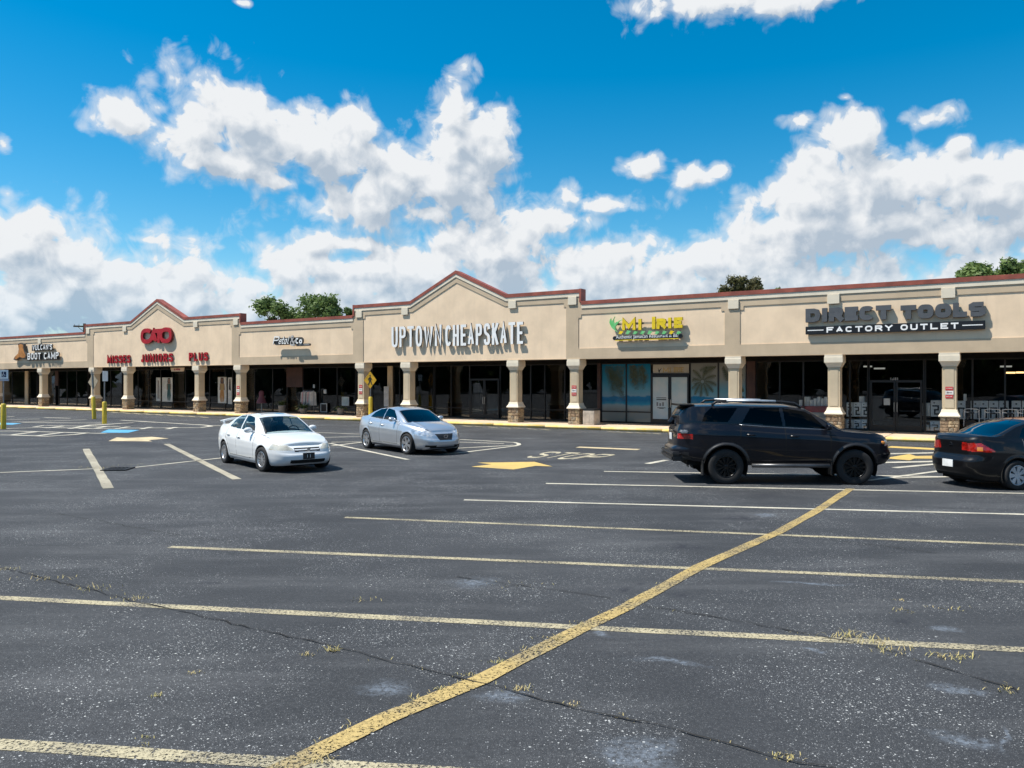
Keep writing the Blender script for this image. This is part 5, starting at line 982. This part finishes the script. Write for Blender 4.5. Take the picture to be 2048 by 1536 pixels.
    lab[(fS > P['ws'][0]) & (fS < P['ws'][1]) & (np.abs(fY) < .92)] = 'trim'; lab[(fS > P['ws'][0] + .02) & (fS < P['ws'][1] - .03) & (np.abs(fY) < .89)] = 'windshield'
    lab[(fS > P['rw'][0]) & (fS < P['rw'][1]) & (np.abs(fY) < .9)] = 'trim'; lab[(fS > P['rw'][0] + .02) & (fS < P['rw'][1] - .02) & (np.abs(fY) < .86)] = 'rearwin'
    if P.get('sunroof'): a, b, w_ = P['sunroof']; lab[(fS > a) & (fS < b) & (np.abs(fY) < w_)] = 'sunroof'
    sh.grid(TG, lab, False)
    mp, gl = P['paint'], P['glass']; spec = dict(body=('body', mp, None), hood=('hood', mp, None), trunk=('trunk_lid', mp, None), roof=('roof', P.get('roofm', mp), None), gap=('panel_gap', P.get('gapm', M_under), None), trim=('window_trim', P.get('trimm', M_plastic), None), windshield=('windshield', P.get('wglass', gl), None), rearwin=('rear_window', P.get('rglass', gl), None), sunroof=('sunroof', mat('sunroof_glass', (.012, .012, .014), .05, coat=1), None),
        grille=('grille', M_plastic, None), bar=('grille_bar', P.get('barm', M_chrome), None), vent=('bumper_vent', M_under, None), clad=('cladding', P.get('cladm', M_plastic), None), mould=('side_moulding', P.get('mouldm', mp), None))
    order = ['body', 'hood', 'trunk', 'roof', 'gap', 'trim', 'windshield', 'rearwin', 'sunroof', 'grille', 'bar', 'vent', 'clad', 'mould']
    for tg in 'lr':
        for k in range(len(P['doors'])): spec['door%d%s' % (k, tg)] = ('door', mp, None); order.append('door%d%s' % (k, tg))
        for k in range(len(P['win'])): spec['win%d%s' % (k, tg)] = ('side_window', P.get('qglass', gl) if k > 1 else gl, None); order.append('win%d%s' % (k, tg))
        spec['head' + tg] = ('headlight', P.get('headm', M_lamp), None); spec['tail' + tg] = ('taillight', M_tail, None); spec['amber' + tg] = ('indicator', M_amber, 'tail' + tg); order += ['head' + tg, 'tail' + tg, 'amber' + tg]
    out = sh.split(root, spec, order)
    def ysurf(s, z):
        k = np.argmin((L / 2 - A[..., 0] - s) ** 2 + (A[..., 2] - z) ** 2); return A[..., 1].ravel()[k]
    # wheels, wells, underside
    for k, (sw, zw) in enumerate(wc):
        for sgn in (1, -1):
            w = P['wheel'] if (k == 0 and sgn == 1) else copy_tree(P['wheel']); w.parent = root; yy = Wd / 2 - P.get('winset', .125)
            w.location = (L / 2 - sw, sgn * yy, P['R'] - .004); w.rotation_euler = (0, random.uniform(0, 1.2), (0 if sgn > 0 else math.pi) + (P.get('steer', 0) if k == 0 else 0))
    ww = MB()
    for sw, zw in wc:
        for sgn in (1, -1):
            n_ = 26; y0, y1 = sgn * (Wd / 2 - .05), sgn * .45; a0 = [rad(-25 + 230 * i / n_) for i in range(n_ + 1)]; v = [(L / 2 - sw + math.cos(a) * (Ra + .012), yy, zw + math.sin(a) * (Ra + .012)) for yy in (y0, y1) for a in a0]
            ww.add(v, [(i, i + 1, n_ + 2 + i, n_ + 1 + i) for i in range(n_)] + [tuple(range(n_ + 1, 2 * n_ + 2))])
    ww.build('wheel_well', M_under, root)['kind'] = 'stuff'
    zz = min(p[1] for p in P['zb']); MB().box(-L / 2 + .35, L / 2 - .35, -Wd / 2 + .32, Wd / 2 - .32, zz - .02, zz + .22).box(-L / 2 + P['R'] + L - P['s2'] + .1, L / 2 - P['s1'] - P['R'] - .1, -Wd / 2 + .12, Wd / 2 - .12, zz + .01, zz + .12).build('underbody', M_under, root)
    # cabin
    sm_ = P.get('seatm', M_seat); hb = P['belt']; m = MB(); m.box(L / 2 - P['g1'] + .1, L / 2 - P['g0'] - .25, -Wd / 2 + .17, Wd / 2 - .17, zz + .12, zz + .17); m.build('cabin_floor', M_under, root)
    sf = P['seat']
    for yy in (.37, -.37):
        m = MB(); xx = L / 2 - sf; m.box(xx - .25, xx + .25, yy - .24, yy + .24, hb - .52, hb - .36, bev=.05); b_ = MB().box(-.06, .06, -.23, .23, 0, .56, bev=.05); R_ = Matrix.Rotation(rad(-14), 3, 'Y')
        m.add([tuple(R_ @ Vector(v) + Vector((xx - .24, yy, hb - .38))) for v in b_.v], b_.f); b_ = MB().box(-.04, .04, -.12, .12, .58, .76, bev=.04); m.add([tuple(R_ @ Vector(v) + Vector((xx - .24, yy, hb - .38))) for v in b_.v], b_.f); m.build('seat', sm_, root)
    xx = L / 2 - P['rseat']; MB().box(xx - .2, xx + .28, -.62, .62, hb - .5, hb - .36, bev=.05).box(xx - .34, xx - .2, -.62, .62, hb - .4, hb + .1, bev=.05).box(xx - .34, xx - .26, -.5, -.24, hb + .1, hb + .25, bev=.03).box(xx - .34, xx - .26, .24, .5, hb + .1, hb + .25, bev=.03).build('rear_seat', sm_, root)
    xd = L / 2 - P['g0'] - .5; MB().box(xd - .12, xd + .32, -Wd / 2 + .2, Wd / 2 - .2, hb - .3, hb - .05, bev=.05).build('dashboard', M_plastic, root)
    m = MB(); m.tube([(xd - .2 + .06 * math.sin(a), .37 + .18 * math.cos(a), hb - .06 + .17 * math.sin(a)) for a in np.linspace(0, 2 * math.pi, 25)], .015, 6); m.tube([(xd - .2, .2, hb - .06), (xd - .2, .54, hb - .06)], .014, 6); m.build('steering_wheel', M_plastic, root)
    MB().box(L / 2 - P['rs'] - .02, L / 2 - P['rs'], -.1, .1, P['zr'][2][1] - .12, P['zr'][2][1] - .05, bev=.01).build('rear_view_mirror', M_plastic, root)
    # mirrors and handles
    for sgn, tg in ((1, 'l'), (-1, 'r')):
        sx_, zx = P['mirror']; yb = ysurf(sx_, hb - .02) - .02; m = MB(); m.sphere((L / 2 - sx_ - .02, sgn * (yb + .14), zx), (.075, .115, .075), 16, 10, 0)
        m.v = [(max(v[0], L / 2 - sx_ - .055), v[1], v[2]) for v in m.v]; m.tube([(L / 2 - sx_, sgn * (yb - .05), zx - .06), (L / 2 - sx_, sgn * (yb + .08), zx - .03)], [.035, .025], 8, 0); m.build('wing_mirror', P.get('mirrorm', mp), root, True)
        for k, (sh_, zh) in enumerate(P['handles']):
            yy = ysurf(sh_, zh); m = MB(); y0, y1 = sorted((sgn * (yy + .012), sgn * (yy + .04))); m.box(L / 2 - sh_ - .1, L / 2 - sh_ + .1, y0, y1, zh - .018, zh + .018, bev=.01)
            m.build('door_handle', P.get('handm', mp), out.get('door%d%s' % (k, tg), root), True)
    root['_'] = 0; del root['_']
    return root, out, ysurf
def plate(root, x, z, nrm, txt, col, ink, w=.31, h=.155, y=0.0):
    m = MB().box(x - .006, x + .006, y - w / 2, y + w / 2, z - h / 2, z + h / 2); o = m.build('number_plate', col, root)
    if txt:
        q = MB(); n = len(txt)
        for i, ch in enumerate(txt):
            b_ = letter_mb(ch, -w * .22 + i * w * .25, z - h * .25, w * .17, h * .5, .014, 0, .002); q.add([(x + nrm * (.008 + abs(v[1])), y + (v[0]) * (1 if nrm > 0 else -1), v[2]) for v in b_.v], b_.f)
        q.build('plate_lettering', ink, o)
    return o
G_car = glass('car_glass', (.80, .90, .90), .0); G_tint = glass('tinted_car_glass', (.06, .08, .11), .04); G_black = glass('black_car_glass', (.02, .02, .025), -.03)
FRONT = [(0, .14), (.12, .05), (.25, .01), (.45, 0), (.55, .015), (.62, .05), (.8, .09), (.92, .15), (1, .24)]; REAR = [(0, .2), (.15, .06), (.3, 0), (.45, 0), (.52, .04), (.7, .06), (.9, .09), (1, .16)]; SIDE = [(0, .10), (.06, .05), (.15, .03), (.3, .012), (.5, 0), (.68, .004), (.8, .03), (.92, .065), (1, .12)]
# -- white saloon, right of the left half, its driver inside
wc_ = dict(L=4.76, W=1.79, nf=4.2, nr=4.6, cell=.014, zt=[(0, .66), (.1, .70), (.3, .765), (.8, .86), (1.3, .93), (2, .955), (3.2, .985), (3.9, 1.03), (4.5, 1.06), (4.76, 1.0)], zb=[(0, .20), (.5, .17), (4.2, .19), (4.76, .27)], side=SIDE, front=FRONT, rear=REAR, s1=.95, s2=3.66, R=.315, Ra=.362,
  crown=[(0, .03), (.6, .055), (1.3, .06), (3.9, .03), (4.7, .02)], cowl=1.28, deck=4.12, hood0=.16, g0=1.16, g1=4.12, zr=[(1.16, .93), (1.5, 1.15), (1.95, 1.365), (2.5, 1.435), (3.1, 1.405), (3.45, 1.30), (3.8, 1.14), (4.12, 1.03)], tum=.42, rs=1.98, re=3.2, bowf=.20, bowr=.14, ws=(1.2, 1.93), rw=(3.3, 4.0), sunroof=(2.25, 2.75, .62),
  win=[[(1.70, .985), (1.80, 1.10), (2.12, 1.335), (2.62, 1.38), (2.64, 1.0)], [(2.71, 1.0), (2.69, 1.38), (3.08, 1.345), (3.35, 1.23), (3.55, 1.035)]], doors=[[(1.5, .30), (1.46, .9), (1.5, 1.1), (2.66, 1.1), (2.66, .30)], [(2.67, .30), (2.67, 1.1), (3.5, 1.1), (3.52, .78), (3.25, .45), (3.2, .30)]],
  seams=[[(1.49, .32), (1.44, .9)], [(2.665, .3), (2.665, 1.0)], [(3.18, .3), (3.28, .52), (3.52, .80), (3.5, 1.02)], [(1.5, .3), (3.18, .3)]], belt=.98, seat=2.55, rseat=3.35, mirror=(1.72, 1.02), handles=[(2.5, .80), (3.3, .83)],
  wall=[('head', lambda s, y, z, n: (s < .62) & (y > .36) & (z > .565 + .03 * np.clip(s, 0, 1)) & (z < .675 + .12 * np.clip(s - .05, 0, .5)) & (s < .12 + (y - .36) * 1.0)),
        ('grille', lambda s, y, z, n: (n > .6) & (y < .34) & (z > .53) & (z < .625)), ('bar', lambda s, y, z, n: (n > .6) & (y < .33) & (z > .567) & (z < .59)), ('vent', lambda s, y, z, n: (n > .5) & (y < .46) & (z > .245) & (z < .335)),
        ('tail', lambda s, y, z, n: (s > 4.4) & (y > .45) & (z > .72) & (z < .92)), ('mould', lambda s, y, z, n: (s > 1.5) & (s < 3.15) & (z > .455) & (z < .50) & (n < .3))],
  paint=carpaint('white_paintwork', (.70, .72, .73), 0, .3), glass=G_car, seatm=M_seatg, gapm=mat('seam_grey', (.10, .10, .105), .8), barm=carpaint('white_bar', (.78, .79, .8), 0, .3), wheel=make_wheel(.315, .205, 'five', M_alloy), steer=.12)
car1, o1, ys = build_car('saloon_car', 'white saloon car with dark sunroof, black front plate and grey alloy wheels', 'car', wc_, (-6.62, 21.5, 0), math.atan2(-.775, .632))
plate(car1, 2.375, .42, 1, 'II', M_plastic, M_whitep, .31, .16); MB().box(2.33, 2.372, -.045, .045, .545, .605).build('badge', M_chrome, car1)
m = MB(); m.tube([(-2.28, -.62, 1.13), (-2.30, -.3, 1.19), (-2.31, 0, 1.2), (-2.30, .3, 1.19), (-2.28, .62, 1.13)], [.03, .032, .032, .032, .03], 8).box(-2.3, -2.24, -.56, -.5, 1.04, 1.15).box(-2.3, -2.24, .5, .56, 1.04, 1.15); m.build('spoiler', wc_['paint'], car1, True)
# -- silver saloon
lx = dict(wc_, L=4.86, W=1.83, nf=3.5, nr=4.2, zt=[(0, .70), (.1, .74), (.3, .80), (.8, .90), (1.4, .985), (2, 1.0), (3.2, 1.03), (4.0, 1.07), (4.6, 1.09), (4.86, 1.02)], s1=.97, s2=3.745, R=.332, Ra=.375, cowl=1.36, deck=4.35, hood0=.10, g0=1.2, g1=4.36, zr=[(1.2, .97), (1.6, 1.18), (2.05, 1.385), (2.6, 1.455), (3.2, 1.42), (3.6, 1.31), (4.0, 1.17), (4.36, 1.07)], rs=2.1, re=3.3, ws=(1.26, 2.02), rw=(3.4, 4.25), sunroof=(2.35, 2.7, .5), tum=.44, creases=[(.15, 1.35, .52, .018)],
  win=[[(1.78, 1.03), (1.92, 1.16), (2.25, 1.36), (2.70, 1.40), (2.71, 1.04)], [(2.75, 1.04), (2.74, 1.40), (3.15, 1.365), (3.5, 1.24), (3.68, 1.09)]], doors=[[(1.58, .30), (1.54, .9), (1.58, 1.15), (2.73, 1.15), (2.73, .30)], [(2.74, .30), (2.74, 1.15), (3.6, 1.15), (3.6, .8), (3.33, .48), (3.28, .30)]],
  seams=[[(1.57, .32), (1.52, .95)], [(2.735, .3), (2.735, 1.05)], [(3.27, .3), (3.36, .54), (3.6, .84), (3.58, 1.05)], [(1.57, .3), (3.27, .3)]], belt=1.02, seat=2.6, rseat=3.4, mirror=(1.82, 1.07), handles=[(2.58, .86), (3.42, .89)],
  wall=[('head', lambda s, y, z, n: (s < .8) & (y > .40) & (z > .575 + .11 * np.clip(s, 0, 1)) & (z < .715 + .14 * np.clip(s, 0, .7)) & (z > .60 - .1 * (y - .4))),
        ('grille', lambda s, y, z, n: (n > .6) & (y < .16 + .55 * (z - .36)) & (z > .47) & (z < .665)), ('vent', lambda s, y, z, n: (n > .45) & (((y < .5) & (z > .225) & (z < .265)) | ((y > .32) & (y < .62) & (z > .265) & (z < .32)))),
        ('tail', lambda s, y, z, n: (s > 4.45) & (y > .42) & (z > .78) & (z < .96)), ('clad', lambda s, y, z, n: (s > 1.4) & (s < 3.3) & (z < .24) & (n < .3))],
  paint=carpaint('silver_paintwork', (.60, .63, .67), .75, .34), glass=G_tint, seatm=M_seat, headm=M_lamps, wheel=make_wheel(.332, .24, 'six', M_alloy), steer=.08, cladm=mat('sill_grey', (.13, .13, .14), .5), trimm=M_plastic)
car2, o2, ys2 = build_car('saloon_car', 'silver saloon car with dark tinted windows and clear headlights near the kerb', 'car', lx, (-3.50, 26.2, 0), math.atan2(-.80, .60))
MB().lathe([(.035, 0), (.05, .004), (.052, .014), (.035, .014)], 24, 'y').build('badge', M_chrome, car2).matrix_local = Matrix.Translation((2.392, 0, .585)) @ Matrix.Rotation(rad(-90), 4, 'Z') @ Matrix.Scale(1.5, 4, (1, 0, 0))
# -- black off-road wagon
BLK = carpaint('black_blue_paintwork', (.0055, .0065, .011), .0, .3)
sv = dict(L=4.96, W=1.93, nf=6.0, nr=5.6, cell=.015, taper=[(0, .9), (.5, .97), (1.0, 1), (3.9, 1), (4.4, .975), (4.96, .90)], zt=[(0, 1.02), (.12, 1.075), (.4, 1.115), (1.2, 1.175), (1.7, 1.22), (2.6, 1.26), (3.6, 1.33), (4.6, 1.36), (4.96, 1.30)], zb=[(0, .48), (.4, .42), (1.5, .44), (3.2, .44), (4.5, .5), (4.96, .58)], side=[(0, .10), (.08, .05), (.2, .025), (.4, .005), (.6, 0), (.72, .0), (.85, .03), (1, .10)],
  front=[(0, .1), (.15, .02), (.35, 0), (.5, .05), (.8, .08), (.93, .12), (1, .2)], rear=[(0, .08), (.1, .0), (.28, 0), (.34, .09), (.6, .10), (.8, .11), (1, .17)], s1=.96, s2=3.80, R=.395, Ra=.475, flare=.035, crown=[(0, .02), (1.2, .05), (4.9, .02)], cowl=1.25, deck=4.9, hood0=.14, g0=1.14, g1=4.88, zr=[(1.14, 1.17), (1.55, 1.45), (1.98, 1.71), (2.35, 1.775), (3.6, 1.795), (4.52, 1.775), (4.66, 1.71), (4.77, 1.54), (4.88, 1.33)], tum=.25, drop=.05, rs=2.05, re=4.5, bowf=.16, bowr=.07, ws=(1.19, 1.98), rw=(4.56, 4.80), inset=.03,
  win=[[(1.57, 1.245), (1.68, 1.36), (1.86, 1.545), (2.02, 1.62), (2.5, 1.69), (2.46, 1.29)], [(2.52, 1.29), (2.58, 1.69), (3.22, 1.70), (3.43, 1.37)], [(3.74, 1.385), (3.50, 1.705), (4.10, 1.70), (4.24, 1.56), (4.30, 1.40)]], doors=[[(1.62, .5), (1.5, .8), (1.5, 1.3), (2.48, 1.35), (2.48, .5)], [(2.49, .5), (2.49, 1.35), (3.45, 1.45), (3.5, 1.0), (3.33, .8), (3.22, .5)]],
  seams=[[(1.62, .5), (1.5, .8), (1.5, 1.25)], [(2.485, .5), (2.485, 1.3)], [(3.2, .5), (3.32, .8), (3.5, 1.0), (3.45, 1.4)]], belt=1.25, seat=2.35, rseat=3.3, mirror=(1.55, 1.29), handles=[(2.30, 1.08), (3.26, 1.11)],
  wall=[('head', lambda s, y, z, n: (s < .26) & (y > .5) & (z > .86) & (z < .99)), ('grille', lambda s, y, z, n: (n > .6) & (y < .5) & (z > .62) & (z < .95)), ('tail', lambda s, y, z, n: (s > 4.52) & (y > .60) & (z > 1.0) & (z < 1.12)), ('clad', lambda s, y, z, n: (z < .50 + .0 * s) | ((s > 4.6) & (z < .70)))],
  paint=BLK, glass=G_black, cladm=mat('satin_black_trim', (.016, .016, .018), .42), seatm=M_seat, wheel=make_wheel(.395, .245, 'black', mat('black_rim', (.012, .012, .013), .25, .5, var=.1)), winset=.13, steer=-.16)
sv['wall'].insert(0, ('clad', lambda s, y, z, n: ((np.abs(np.hypot(s - .96, z - .395) - .51) < .038) | (np.abs(np.hypot(s - 3.80, z - .395) - .51) < .038)) & (np.abs(n) < .6)))
X0, Y0 = 6.13, 18.28
car3, o3, ys3 = build_car('off_road_wagon', 'black off-road wagon with silver roof rails and black wheels parked crosswise', 'car', sv, (X0, Y0, 0), math.atan2(-.035, 1))
hx = lambda s: 2.48 - s
for sg in (1, -1):
    m = MB(); m.tube([(hx(4.05), sg * .60, 1.76), (hx(3.95), sg * .60, 1.835), (hx(3.6), sg * .61, 1.85), (hx(2.5), sg * .61, 1.835), (hx(2.2), sg * .60, 1.80), (hx(2.05), sg * .60, 1.70)], [.03, .028, .026, .026, .028, .03], 8); r = m.build('roof_rail', M_plastic, car3, True)
    MB().tube([(hx(3.72), sg * .615, 1.856), (hx(3.1), sg * .617, 1.856), (hx(2.62), sg * .615, 1.845)], .028, 10).build('rail_cover', M_chrome if 0 else mat('satin_silver', (.72, .72, .72), .4, .6), r, True)
    MB().tube([(hx(3.25), sg * 1.0, .43), (hx(1.55), sg * 1.0, .43)], .045, 10).build('side_step', mat('step_grey', (.10, .10, .105), .35, .6), car3, True)
    m = MB(); y0, y1 = sorted((sg * .76, sg * .96)); m.box(hx(4.33), hx(4.31), y0, y1, .20, .52).box(hx(1.50), hx(1.48), y0, y1, .22, .5); m.build('mud_flap', M_plastic, car3)
MB().box(hx(4.80), hx(4.42), -.60, .60, 1.735, 1.775, bev=.02).build('spoiler', BLK, car3)
MB().box(hx(4.99), hx(4.78), -.80, .80, .62, .70, bev=.03).box(hx(4.98), hx(4.70), -.78, .78, .50, .62, bev=.03).build('rear_bumper', mat('bumper_dark', (.02, .02, .022), .38), car3)
plate(car3, hx(4.875), 1.02, -1, None, M_whitep, M_plastic, .30, .15); MB().box(hx(4.875), hx(4.83), -.25, .25, 1.13, 1.17, bev=.01).build('tailgate_trim', M_chrome, car3)
for sg in (1, -1): MB().box(hx(4.79), hx(4.62), sg * .74 - .10, sg * .74 + .10, 1.135, 1.205, bev=.02).build('lamp_housing', M_lamps, car3)
for sg in (1, -1): MB().sphere((hx(.33), sg * (ys3(.33, .93) - .015), .93), (.085, .03, .04), 12, 8).build('indicator', M_amber, car3, True)
for sg in (1, -1): MB().tube([(hx(s_), sg * (ys3(s_, 1.25) - .028), sm(sv['zt'])(s_) + .004) for s_ in np.linspace(1.55, 3.5, 14)], .010, 6).build('belt_trim', mat('belt_bright', (.30, .31, .33), .3, .8), car3, True)
# -- dark saloon at the right edge, its roof lacquer faded to brown
FAD = carpaint('faded_black_paintwork', (.006, .006, .007), 0, .3)
mi = dict(wc_, L=4.58, W=1.77, nf=4.0, nr=4.4, zt=[(0, .74), (.1, .78), (.3, .83), (.8, .92), (1.3, .98), (2, 1.0), (3.2, 1.05), (3.8, 1.10), (4.4, 1.14), (4.58, 1.09)], rear=[(0, .14), (.12, .05), (.25, 0), (.42, -.01), (.50, .05), (.56, .075), (.75, .075), (.92, .06), (1, .10)], s1=.95, s2=3.62, R=.318, Ra=.36, cowl=1.28, deck=4.0, hood0=.12, g0=1.1, g1=4.08, zr=[(1.1, .98), (1.5, 1.21), (1.95, 1.425), (2.5, 1.495), (3.0, 1.47), (3.4, 1.37), (3.75, 1.22), (4.08, 1.10)], rs=2.0, re=3.05, ws=(1.16, 1.92), rw=(3.12, 4.0), sunroof=None, tum=.40,
  win=[[(1.66, 1.05), (1.8, 1.18), (2.12, 1.39), (2.55, 1.43), (2.57, 1.06)], [(2.63, 1.06), (2.62, 1.43), (3.0, 1.40), (3.3, 1.28), (3.45, 1.10)]], doors=[[(1.5, .32), (1.46, .9), (1.5, 1.15), (2.59, 1.15), (2.59, .32)], [(2.60, .32), (2.60, 1.15), (3.45, 1.15), (3.45, .85), (3.2, .5), (3.15, .32)]],
  seams=[[(1.49, .32), (1.44, .95)], [(2.595, .3), (2.595, 1.05)], [(3.15, .3), (3.22, .52), (3.45, .84), (3.42, 1.08)]], belt=1.04, seat=2.4, rseat=3.25, mirror=(1.7, 1.09), handles=[(2.42, .90), (3.25, .93)],
  wall=[('head', lambda s, y, z, n: (s < .6) & (y > .4) & (z > .62) & (z < .74)), ('tail', lambda s, y, z, n: (s > 4.05) & (z > .80 + .03 * np.clip((-.2 - ((4.58 - s) - (.885 - y))) / .3, 0, 1)) & (z < .985 - .15 * np.clip((((4.58 - s) - (.885 - y)) - .02) / .34, 0, 1)) & (((4.58 - s) - (.885 - y)) > -.50) & (((4.58 - s) - (.885 - y)) < .36)),
        ('amber', lambda s, y, z, n: (s > 4.05) & (z > .825) & (z < .91) & (((4.58 - s) - (.885 - y)) > -.10) & (((4.58 - s) - (.885 - y)) < .06)), ('vent', lambda s, y, z, n: (n < -.5) & (z < .30) & (y < .7))],
  paint=FAD, roofm=carpaint('faded_brown_roof', (.20, .085, .045), 0, .45), glass=G_tint, rglass=glass('blue_rear_glass', (.05, .09, .14), .22), seatm=M_seat, wheel=make_wheel(.318, .215, 'seven', mat('hubcap_silver', (.42, .44, .47), .45, .3)))
hd4 = math.atan2(.2, .98)
car4, o4, ys4 = build_car('saloon_car', 'black saloon car with sun-faded brown roof and red taillights at right edge', 'car', mi, (11.80, 17.55, 0), hd4)
plate(car4, -2.302, .52, -1, None, M_whitep, M_plastic, .30, .155); m = MB()
for k in range(3):
    a = rad(90 + 120 * k); c_, s_ = math.cos(a), math.sin(a); q = [(0, 0), (.022, .018), (.048, 0), (.022, -.018)]; v = [(-2.225, p[0] * c_ - p[1] * s_, .93 + p[0] * s_ + p[1] * c_) for p in q]; m.add(v + [(-2.235, b, c) for a_, b, c in v], [(4, 5, 6, 7), (0, 1, 5, 4), (1, 2, 6, 5), (2, 3, 7, 6), (3, 0, 4, 7)])
m.build('badge', M_chrome, car4); MB().tube([(hx(2.9) - .19, 0, 1.48), (hx(3.05) - .19, 0, 1.56)], [.012, .004], 6).build('aerial', M_plastic, car4)
# -- the driver of the white car: one skinned body seated behind the wheel
def skin(name, verts, edges, radii, m, parent=None):
    me = bpy.data.meshes.new(name); me.from_pydata(verts, edges, []); o = bpy.data.objects.new(name, me); COL.objects.link(o); o.modifiers.new('s', 'SKIN'); o.modifiers.new('u', 'SUBSURF').levels = 2
    for i, r in enumerate(radii): me.skin_vertices[0].data[i].radius = (r, r)
    me.skin_vertices[0].data[0].use_root = True; bpy.context.view_layer.update(); dg = bpy.context.evaluated_depsgraph_get(); me2 = bpy.data.meshes.new_from_object(o.evaluated_get(dg)); o.modifiers.clear(); o.data = me2; me2.materials.append(m) if not me2.materials else None
    me2.polygons.foreach_set('use_smooth', [True] * len(me2.polygons)); o.parent = parent; return o
M_skin = mat('skin', (.16, .08, .05), .6); M_shirt = mat('dark_shirt', (.02, .022, .03), .9)
dv = empty('person', car1.matrix_basis @ Vector((0, 0, 0)), math.atan2(-.775, .632), 'person in dark shirt sitting at the wheel of the white car', 'person')
xs = 2.38 - 2.55 - .12; sv_ = [(xs, .37, .62), (xs - .03, .37, .82), (xs - .06, .37, 1.02), (xs - .05, .37, 1.10), (xs - .02, .37, 1.17), (xs + .01, .37, 1.27), (xs - .05, .55, 1.0), (xs + .14, .60, .82), (xs + .36, .50, .93), (xs - .05, .19, 1.0), (xs + .14, .14, .82), (xs + .36, .24, .93), (xs + .4, .47, .62), (xs + .55, .46, .40), (xs + .4, .27, .62), (xs + .55, .28, .40)]
skin('body', sv_, [(0, 1), (1, 2), (2, 3), (3, 4), (4, 5), (2, 6), (6, 7), (7, 8), (2, 9), (9, 10), (10, 11), (0, 12), (12, 13), (0, 14), (14, 15)], [.15, .15, .13, .06, .085, .075, .065, .05, .035, .065, .05, .035, .085, .06, .085, .06], M_shirt, dv)
h = MB(); h.sphere((xs - .01, .37, 1.225), (.095, .078, .115), 16, 12); h.tube([(xs + .07, .37, 1.24), (xs + .105, .37, 1.205), (xs + .08, .37, 1.195)], [.012, .016, .01], 6)
for q in (.292, .448): h.sphere((xs - .01, q, 1.225), (.02, .01, .028), 8, 6)
h.build('head', M_skin, dv, True); h = MB(); h.sphere((xs - .028, .37, 1.262), (.10, .088, .098), 16, 10); h.build('hair', mat('dark_hair', (.01, .008, .007), .8), dv, True)
